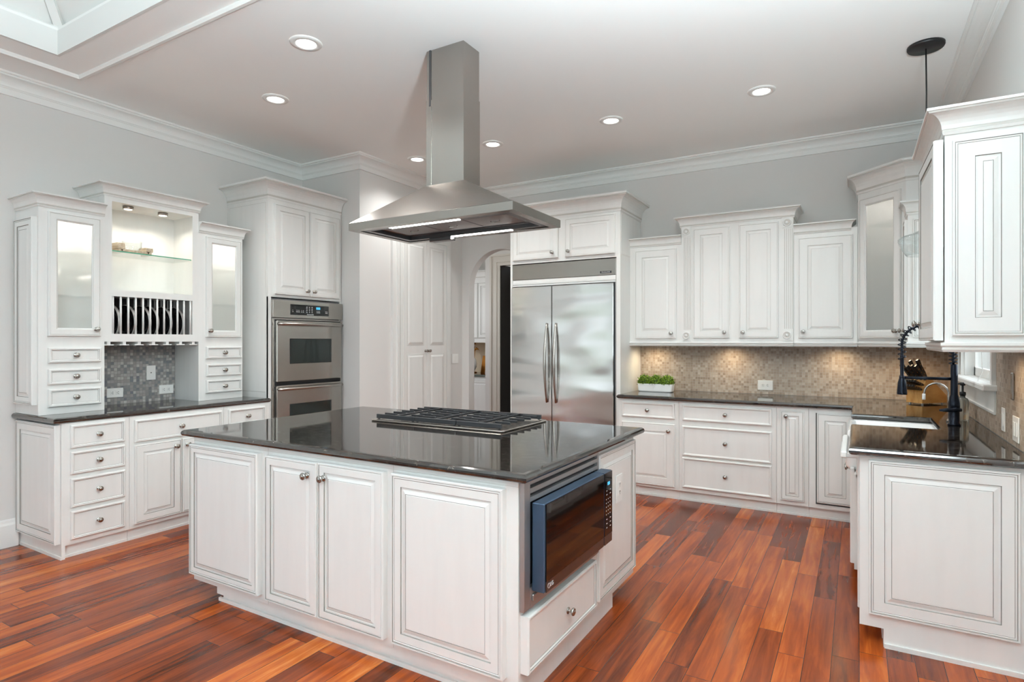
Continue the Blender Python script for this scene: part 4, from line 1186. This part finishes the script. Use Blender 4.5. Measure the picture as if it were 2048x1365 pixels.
tag(b.obj('stone_countertop'), 'polished dark granite top of the island under the cooktop', 'countertop')

# microwave with trim kit in the island side
mw = empty('microwave', (IX1, IY0, 0), PI / 2, 'built-in black microwave with stainless trim in the island side', 'microwave')
b = MB(); b.box(0.03, 0.73, 0.002, 0.45, 0.40, 0.85, 'steel_dark'); b.obj('body', mw)
b = MB()
T0, T1, S0, S1 = 0.006, 0.752, 0.380, 0.872
b.box(T0, 0.055, -0.022, -0.001, S0, S1, 'steel_trim', 0.002).box(0.735, T1, -0.022, -0.001, S0, S1, 'steel_trim', 0.002)
b.box(0.055, 0.735, -0.022, -0.001, S0, 0.46, 'steel_trim').box(0.055, 0.735, -0.022, -0.001, 0.857, S1, 'steel_trim').box(0.055, 0.735, -0.022, -0.001, 0.823, 0.842, 'steel_trim').box(0.055, 0.735, -0.022, -0.001, 0.79, 0.808, 'steel_trim')
b.box(0.055, 0.735, -0.006, -0.001, 0.46, 0.857, 'black')
b.box(0.065, 0.72, -0.030, -0.022, 0.405, 0.430, 'steel_trim', 0.003)
b.obj('trim_kit', mw)
b = MB(); b.box(0.066, 0.675, -0.075, -0.022, 0.443, 0.785, 'bluesteel', 0.003); dd_ = b.obj('door', mw)
b = MB(); b.box(0.078, 0.672, -0.080, -0.075, 0.485, 0.782, 'blackglass').box(0.078, 0.672, -0.079, -0.075, 0.443, 0.484, 'steel_dark'); b.obj('door_glass', dd_)
text_obj('logo_lettering', 'LG', 0.024, 'text', dd_, (0.125, -0.0795, 0.464))
b = MB(); ring = []
b.lathe([(0.010, 0.0), (0.010, 0.0008), (0.0085, 0.0008), (0.0085, 0.0)], (0.100, -0.0790, 0.464), '-y', 20, 'text', False); b.obj('logo_ring', dd_)
b = MB(); b.box(0.678, 0.778, -0.078, -0.022, 0.443, 0.785, 'bluesteel', 0.003).box(0.680, 0.777, -0.081, -0.078, 0.485, 0.782, 'blackglass').box(0.680, 0.777, -0.080, -0.078, 0.443, 0.483, 'steel_dark'); cpn = b.obj('control_panel', mw)
b = MB(); b.box(0.715, 0.745, -0.0816, -0.081, 0.722, 0.737, 'display'); b.obj('display', cpn)
b = MB()
for r_i, z in enumerate((0.695, 0.677, 0.655, 0.637, 0.619, 0.601, 0.583, 0.56, 0.54, 0.52)):
    for xx in ((0.70, 0.745) if r_i < 2 or r_i > 6 else (0.697, 0.721, 0.745)):
        b.box(xx, xx + (0.012 if r_i < 2 or r_i > 6 else 0.005), -0.0815, -0.081, z, z + 0.004, 'text')
b.obj('touch_keys', cpn)

# cooktop
ct = empty('gas_cooktop', (-2.125, 2.975, 0.914), 0, 'stainless gas cooktop with black cast-iron grates on the island', 'cooktop')
b = MB(); CW, CD = 0.955, 0.53
b.loft([rr(-CW / 2, CW / 2, -CD / 2, CD / 2, 0.0005, 0.02), rr(-CW / 2 - 0.004, CW / 2 + 0.004, -CD / 2 - 0.004, CD / 2 + 0.004, 0.006, 0.022), rr(-CW / 2, CW / 2, -CD / 2, CD / 2, 0.011, 0.02), rr(-CW / 2 + 0.02, CW / 2 - 0.02, -CD / 2 + 0.02, CD / 2 - 0.02, 0.012, 0.02), rr(-CW / 2 + 0.03, CW / 2 - 0.03, -CD / 2 + 0.03, CD / 2 - 0.03, 0.006, 0.02)], 'steel')
b.obj('tray', ct)
for bx, by in ((-0.3, -0.12), (-0.3, 0.12), (0, 0.0), (0.3, -0.12), (0.3, 0.12)):
    b = MB(); b.lathe([(0.045, 0.006), (0.045, 0.014), (0.035, 0.016), (0.034, 0.022), (0.028, 0.024), (0.001, 0.024)], (bx, by, 0), 'z', 20, 'black'); b.obj('burner', ct)
for k in range(3):
    gx0 = -0.455 + k * 0.3045; gx1 = gx0 + 0.300
    b = MB(); zt, zb = 0.042, 0.026
    b.box(gx0, gx1, -0.24, -0.225, 0.016, zt, 'iron', 0.002).box(gx0, gx1, 0.225, 0.24, 0.016, zt, 'iron', 0.002)
    for yy in (-0.16, -0.08, 0.0, 0.08, 0.16):
        b.box(gx0, gx0 + 0.10, yy - 0.005, yy + 0.005, zb, zt, 'iron', 0.002); b.box(gx1 - 0.10, gx1, yy - 0.005 + 0.02, yy + 0.005 + 0.02, zb, zt, 'iron', 0.002)
    b.box((gx0 + gx1) / 2 - 0.005, (gx0 + gx1) / 2 + 0.005, -0.235, 0.235, zb + 0.004, zt, 'iron', 0.002)
    for xx in (gx0 + 0.1, gx1 - 0.1):
        b.box(xx - 0.004, xx + 0.004, -0.18, 0.18, zb, zb + 0.008, 'iron')
    for xx in (gx0 + 0.01, gx1 - 0.02):
        for yy in (-0.235, 0.227):
            b.box(xx, xx + 0.01, yy, yy + 0.01, 0.011, 0.02, 'iron')
    b.obj('grate', ct)

# ------------------------------------------------------------------ range hood
hd = empty('range_hood', (-2.178, 2.99, 2.109), 0, 'stainless steel island range hood hanging from the ceiling', 'range hood')
HW, HH = 1.205 / 2, 0.585 / 2
b = MB()
b.sweep([(-HW, -HH), (HW, -HH), (HW, HH), (-HW, HH)], [(-0.05, 0.0), (0, 0), (0, 0.046), (-0.006, 0.05), (-0.05, 0.05)], True, 'steel')
b.obj('rim', hd)
b = MB(); R_ = lambda x0, x1, y0, y1, z: [(x0, y0, z), (x1, y0, z), (x1, y1, z), (x0, y1, z)]
DXh, DYh = 0.142, 0.088
b.loft([R_(-HW + 0.004, HW - 0.004, -HH + 0.004, HH - 0.004, 0.049), R_(-DXh - 0.004, DXh + 0.004, -DYh - 0.004, DYh + 0.004, 0.268), R_(-DXh - 0.004, DXh + 0.004, -DYh - 0.004, DYh + 0.004, 0.272)], 'steel', False, False)
b.obj('canopy', hd)
b = MB(); z2 = 0.80
b.loft([R_(-DXh, DXh, -DYh, DYh, 0.266), R_(-DXh, DXh, -DYh, DYh, z2)], 'steel', False, True)
b.box(-DXh + 0.018, -DXh + 0.040, -DYh - 0.0025, -DYh, 0.27, z2 - 0.04, 'steel'); b.obj('lower_duct', hd)
b = MB(); b.loft([R_(-DXh + 0.003, DXh - 0.003, -DYh + 0.003, DYh - 0.003, z2), R_(-DXh + 0.003, DXh - 0.003, -DYh + 0.003, DYh - 0.003, ZC - 2.109 - 0.001)], 'steel', False, False)
b.box(-DXh + 0.022, -DXh + 0.036, -DYh - 0.0015, -DYh + 0.003, z2 - 0.08, ZC - 2.11, 'steel_dark')
b.obj('upper_duct', hd)
b = MB()
b.sweep([(-HW + 0.05, -HH + 0.05), (HW - 0.05, -HH + 0.05), (HW - 0.05, HH - 0.05), (-HW + 0.05, HH - 0.05)], [(0.002, 0.004), (-0.045, 0.004), (-0.045, 0.03), (-0.05, 0.034)], True, 'steel_dark')
b.box(-HW + 0.04, HW - 0.04, -HH + 0.04, HH - 0.04, 0.034, 0.04, 'steel_dark'); b.obj('underside', hd)
for k in range(3):
    b = MB(); x0 = -0.46 + k * 0.31; b.box(x0, x0 + 0.30, -0.12, 0.12, 0.022, 0.034, 'filter', 0.003); b.tube([(x0 + 0.12, 0.0, 0.022), (x0 + 0.12, 0, 0.014), (x0 + 0.18, 0, 0.014), (x0 + 0.18, 0, 0.022)], 0.003, 6, 'steel'); b.obj('grease_filter', hd)
for cx, cy in ((-0.06, -0.217), (0.04, 0.217)):
    b = MB(); b.box(cx - 0.26, cx + 0.26, cy - 0.016, cy + 0.016, 0.0005, 0.005, 'lens', 0.001); b.obj('light_strip', hd)
    lamp('hood_lamp', 'AREA', (cx, cy, -0.006), 3.0, (1, 0.95, 0.85), 0.5, (0, 0, 0), 0.03, hd)
b = MB(); b.box(-0.34, -0.16, 0.19, 0.25, -0.022, 0.004, 'steel_dark', 0.004); b.obj('control_box', hd)

# ------------------------------------------------------------------ ceiling lights
RL = [((-2.882, 2.45), 'recessed ceiling light nearest the camera, left of the hood duct'), ((-3.744, 2.90), 'recessed ceiling light nearest the left wall cabinets'),
      ((-0.593, 4.58), 'recessed ceiling light furthest right, before the black pendant'), ((-1.735, 4.57), 'recessed ceiling light above the refrigerator side, right of the hood'),
      ((-2.88, 4.57), 'recessed ceiling light just right of the hood duct'), ((-3.767, 4.57), 'recessed ceiling light just left of the hood duct by the wall corner')]
b = MB(); b.lathe([(0.058, -0.004), (0.062, -0.010), (0.092, -0.006), (0.096, -0.0005)], (0, 0, 0), 'z', 36, 'trim', False); trm = b.mesh('trim_ring')
b = MB(); b.lathe([(0.060, -0.0045), (0.001, -0.0055)], (0, 0, 0), 'z', 36, 'lens', False); lns = b.mesh('lens')
for (x, y), lb in RL:
    e_ = empty('recessed_light', (x, y, ZC), 0, lb, 'ceiling light', 'recessed ceiling lights')
    for nm, me in (('trim_ring', trm), ('lens', lns)):
        o = bpy.data.objects.new(nm, me); col.objects.link(o); o.parent = e_
    lamp('recessed_lamp', 'SPOT', (0, 0, -0.03), 44, (0.97, 0.97, 0.95), 0.06, (0, 0, 0), None, e_, 2.3, 1.0)

# pendant over the sink
pd_ = empty('pendant_light', (0.366, 4.386, ZC), 0, 'glass pendant lamp on a black cord over the sink', 'pendant')
b = MB(); b.lathe([(0.098, -0.0005), (0.098, -0.012), (0.094, -0.020), (0.001, -0.022)], (0, 0, 0), 'z', 32, 'black'); b.obj('canopy', pd_)
b = MB(); b.tube([(0, 0, -0.02), (0.003, 0, -0.3), (-0.001, 0, -0.7), (0, 0, -1.04)], 0.0042, 8, 'black'); b.obj('cord', pd_)
b = MB(); b.lathe([(0.008, -1.02), (0.024, -1.04), (0.026, -1.09), (0.03, -1.12)], (0, 0, 0), 'z', 20, 'black'); b.obj('socket', pd_)
b = MB(); b.lathe([(0.032, -1.085), (0.034, -1.13), (0.075, -1.15), (0.125, -1.165), (0.144, -1.18), (0.145, -1.195), (0.128, -1.24), (0.100, -1.285), (0.097, -1.285), (0.125, -1.238), (0.141, -1.195), (0.140, -1.182), (0.122, -1.168), (0.073, -1.154), (0.030, -1.133), (0.029, -1.085)], (0, 0, 0), 'z', 36, 'glass', False); b.obj('lamp_shade', pd_)
b = MB(); b.lathe([(0.012, -1.12), (0.016, -1.14), (0.03, -1.18), (0.026, -1.21), (0.001, -1.222)], (0, 0, 0), 'z', 20, 'warmlens'); b.obj('bulb', pd_)

# ------------------------------------------------------------------ things on the sink counter
# spring faucet
fa = empty('spring_faucet', (0.495, 4.30, 0.914), 0, 'tall black spring-neck kitchen faucet behind the farmhouse sink', 'faucet')
b = MB(); b.lathe([(0.032, 0), (0.032, 0.01), (0.027, 0.014), (0.027, 0.10), (0.029, 0.105), (0.029, 0.13), (0.022, 0.17), (0.0185, 0.18), (0.018, 0.27), (0.018, 0.355), (0.013, 0.36)], (0, 0, 0), 'z', 24, 'faucet'); b.obj('body', fa)
hose = []
for i in range(33):
    s_ = i / 32
    if s_ < 0.25: p = (0.0 - 0.004, 0, 0.36 + 0.12 * s_ / 0.25)
    elif s_ < 0.85:
        a = PI * (s_ - 0.25) / 0.6; p = (-0.004 - 0.126 * (1 - math.cos(a)), 0, 0.48 + 0.115 * math.sin(a))
    else: p = (-0.256, 0, 0.48 - 0.10 * (s_ - 0.85) / 0.15)
    hose.append(p)
b = MB(); b.tube(hose, 0.0075, 10, 'faucet'); b.obj('hose', fa)
# spring wound round the hose
HP = [Vector(p) for p in hose]; spn = []
turns = 23; steps = turns * 10
for i in range(steps + 1):
    s_ = i / steps * (len(HP) - 1); k = min(int(s_), len(HP) - 2); f_ = s_ - k
    p = HP[k].lerp(HP[k + 1], f_); d = (HP[k + 1] - HP[k]).normalized(); side = Vector((0, 1, 0)); up = d.cross(side).normalized()
    a = 2 * PI * i / 10
    spn.append(p + side * 0.0205 * math.cos(a) + up * 0.0205 * math.sin(a))
b = MB(); b.tube(spn, 0.0034, 6, 'faucet'); b.obj('spring', fa)
b = MB(); b.lathe([(0.027, -0.10), (0.0275, -0.09), (0.023, -0.03), (0.015, 0.0), (0.010, 0.02), (0.0105, 0.13), (0.012, 0.135)], (-0.256, 0, 0.27), 'z', 20, 'faucet'); b.obj('spray_head', fa)
b = MB(); b.tube([(0, 0, 0.273), (-0.256, 0, 0.273)], 0.009, 10, 'faucet'); b.lathe([(0.015, -0.012), (0.015, 0.012)], (-0.256, 0, 0.273), 'z', 16, 'faucet'); b.obj('holder_arm', fa)
b = MB(); b.tube([(0.032, -0.02, 0.094), (0.0, -0.03, 0.094), (-0.03, -0.042, 0.092), (-0.075, -0.055, 0.090)], 0.009, 10, 'faucet', rad=[0.010, 0.015, 0.013, 0.007]); b.obj('lever', fa)
b = MB()
b.lathe([(0.016, 0), (0.014, 0.012), (0.007, 0.02)], (0, 0, 0), 'z', 16, 'steel')
pts = [(0, 0, 0.01), (0, 0, 0.12), (-0.004, 0, 0.165)] + [(-0.062 - 0.062 * math.cos(PI - PI * i / 10) * -1 * -1 if False else -0.064 + 0.062 * math.cos(PI * i / 10), 0, 0.17 + 0.065 * math.sin(PI * i / 10)) for i in range(11)] + [(-0.128, 0, 0.15)]
b.tube(pts, 0.0058, 10, 'steel'); b.lathe([(0.009, 0), (0.009, 0.035), (0.006, 0.038)], (-0.128, 0, 0.13), 'z', 14, 'plastic')
tag(b.obj('water_filter_tap', None, (0.490, 4.47, 0.914)), 'small slim steel gooseneck tap behind the black faucet', 'tap')
# soap dispenser
sd = empty('soap_dispenser', (0.575, 4.62, 0.914), 0, 'clear glass soap bottle with black pump beside the faucet', 'soap dispenser')
b = MB(); b.lathe([(0.03, 0), (0.032, 0.006), (0.032, 0.12), (0.026, 0.135), (0.014, 0.142), (0.014, 0.155)], (0, 0, 0), 'z', 24, 'soapglass'); b.obj('bottle', sd)
b = MB(); b.lathe([(0.017, 0.155), (0.017, 0.175), (0.006, 0.178), (0.006, 0.215), (0.014, 0.218), (0.014, 0.235), (0.001, 0.236)], (0, 0, 0), 'z', 18, 'black'); b.tube([(0, 0, 0.228), (-0.045, 0, 0.225)], 0.005, 8, 'black'); b.obj('pump', sd)

# knife block in the corner
kb = empty('knife_block', (0.43, 5.62, 0.914), math.radians(-42), 'honey-coloured wooden knife block in the counter corner', 'knife block')
b = MB()
# side profile in local y-z (front = -y), extruded along x
prof = [(-0.06, 0.012), (0.20, 0.012), (0.20, 0.065), (0.03, 0.205), (-0.02, 0.190), (-0.06, 0.100)]
hwk = 0.066
b.loft([[(-hwk, y, z) for y, z in prof], [(hwk, y, z) for y, z in prof]], 'block')
b.obj('body', kb)
for xx in (-0.05, 0.05):
    for yy in (-0.04, 0.17):
        b = MB(); b.lathe([(0.008, 0), (0.008, 0.012)], (xx, yy, 0), 'z', 10, 'plastic'); b.obj('foot', kb)


def knife(loc, ln, wd, label, tilt=0.95, dx=0.0):
    e_ = empty('knife', (0, 0, 0), 0, label, 'knife', 'knives in the block')
    b = MB(); h = wd / 2
    sec = lambda s1, s2, y: [(-s1 * 0.5, y, -s2), (s1 * 0.5, y, -s2), (s1 * 0.5, y, s2), (-s1 * 0.5, y, s2)]
    b.loft([sec(0.014, h * 0.8, 0), sec(0.018, h, -ln * 0.3), sec(0.016, h * 0.8, -ln * 0.65), sec(0.018, h * 1.15, -ln * 0.93), sec(0.012, h * 0.9, -ln)], 'black')
    b.obj('handle', e_)
    b = MB()
    for q in (0.25, 0.5, 0.75):
        b.lathe([(0.0035, -0.0098), (0.0035, 0.0098)], (0, -ln * q, 0), 'x', 8, 'gold')
    b.box(-0.010, 0.010, 0, 0.004, -h * 0.8, h * 0.8, 'gold')
    b.obj('rivets', e_)
    mt = kb.matrix_basis if False else Matrix.Translation((0.43, 5.62, 0.914)) @ Matrix.Rotation(math.radians(-42), 4, 'Z')
    e_.matrix_world = mt @ Matrix.Translation(loc) @ Matrix.Rotation(dx, 4, 'Z') @ Matrix.Rotation(-tilt, 4, 'X')
    return e_


kr = 0
# big knives rise from the upper slanted face (from (-0.03,0.215) to (0.03,0.255)); steak knives from the front face
rowl = ['lowest steak-knife row', 'upper steak-knife row']
seq = ['first', 'second', 'third', 'fourth', 'fifth', 'sixth']
for r_i, (yy, zz) in enumerate(((-0.052, 0.118), (-0.036, 0.155))):
    for k in range(6):
        knife((-0.053 + k * 0.0212, yy - 0.004, zz), 0.10, 0.017, 'black riveted knife, %s from left in the %s of the block' % (seq[k], rowl[r_i]), 0.35)
for k, (xx, yy, zz, ln, wd, tl_, lb) in enumerate(((-0.05, -0.012, 0.198, 0.17, 0.026, 0.75, 'large black knife handle at the top left of the block'), (-0.015, -0.010, 0.198, 0.15, 0.024, 0.75, 'black knife handle left of centre in the top row of the block'),
        (0.02, -0.010, 0.198, 0.15, 0.024, 0.8, 'black knife handle right of centre in the top row of the block'), (0.052, -0.010, 0.198, 0.15, 0.026, 0.8, 'large black knife handle at the top right of the block'),
        (-0.03, 0.018, 0.206, 0.16, 0.022, 1.0, 'rearmost black knife handle on the left of the block top'), (0.035, 0.018, 0.206, 0.17, 0.026, 1.0, 'rearmost black knife handle on the right of the block top'))):
    knife((xx, yy, zz), ln, wd, lb, tl_)

# potted box plant
pp = empty('potted_plant', (-1.70, 5.70, 0.914), 0, 'low leafy green boxwood in a long white planter', 'plant')
b = MB()
b.loft([rr(-0.155, 0.155, -0.05, 0.05, 0.0, 0.02), rr(-0.165, 0.165, -0.056, 0.056, 0.008, 0.02), rr(-0.172, 0.172, -0.06, 0.06, 0.078, 0.018), rr(-0.166, 0.166, -0.054, 0.054, 0.078, 0.018), rr(-0.163, 0.163, -0.05, 0.05, 0.055, 0.018)], 'porcelain'); b.obj('planter', pp)
b = MB(); rnd = random.Random(5)
for cx in (-0.108, 0.0, 0.108):
    for k in range(750):
        a, c_ = rnd.random() * 2 * PI, rnd.random()
        th = math.acos(1 - 1.25 * c_)
        rad = (0.066 + rnd.uniform(-0.012, 0.008)) * (0.75 + 0.25 * rnd.random())
        p = Vector((cx + rad * math.sin(th) * math.cos(a), rad * math.sin(th) * math.sin(a) * 1.0, 0.085 + rad * math.cos(th) * 1.05))
        d = (p - Vector((cx, 0, 0.07))).normalized(); s_ = Vector((rnd.uniform(-1, 1), rnd.uniform(-1, 1), rnd.uniform(-1, 1))); s_ = (s_ - d * s_.dot(d)).normalized()
        ln = rnd.uniform(0.012, 0.02); wd = ln * 0.3; nn_ = d.cross(s_) * 0.003
        d = (d + Vector((rnd.uniform(-.6, .6), rnd.uniform(-.6, .6), rnd.uniform(-.2, .6)))).normalized()
        b.poly([p, p + d * ln * 0.5 + s_ * wd + nn_, p + d * ln, p + d * ln * 0.5 - s_ * wd + nn_], 'leafA')
b.obj('foliage', pp)
b = MB()
for cx in (-0.108, 0.0, 0.108):
    b.lathe([(0.02, 0.05), (0.045, 0.07), (0.048, 0.10), (0.03, 0.13), (0.001, 0.138)], (cx, 0, 0), 'z', 12, 'leafA')
b.obj('leaf_core', pp)

# unseen floor lamp added beside the camera to fill the ceiling with light
for (x, y), lb in (((0.40, 0.45), 'unseen black floor lamp added beside the viewer to brighten the ceiling'),):
    e_ = empty('fill_lamp_stand', (x, y, 0), 0, lb, 'lamp')
    b = MB(); b.lathe([(0.14, 0), (0.14, 0.015), (0.02, 0.03)], (0, 0, 0), 'z', 28, 'black'); b.obj('base', e_)
    b = MB(); b.tube([(0, 0, 0.02), (0, 0, 1.92)], 0.012, 12, 'black'); b.obj('pole', e_)
    b = MB(); b.lathe([(0.02, 1.90), (0.09, 1.93), (0.15, 2.0), (0.147, 2.0), (0.088, 1.935), (0.001, 1.915)], (0, 0, 0), 'z', 28, 'black', False); b.obj('lamp_shade', e_)
    lamp('ceiling_fill', 'SPOT', (0, 0, 2.03), 1280, (0.78, 0.93, 1.0), 0.14, (PI, 0, 0), None, e_, 3.0, 0.6)
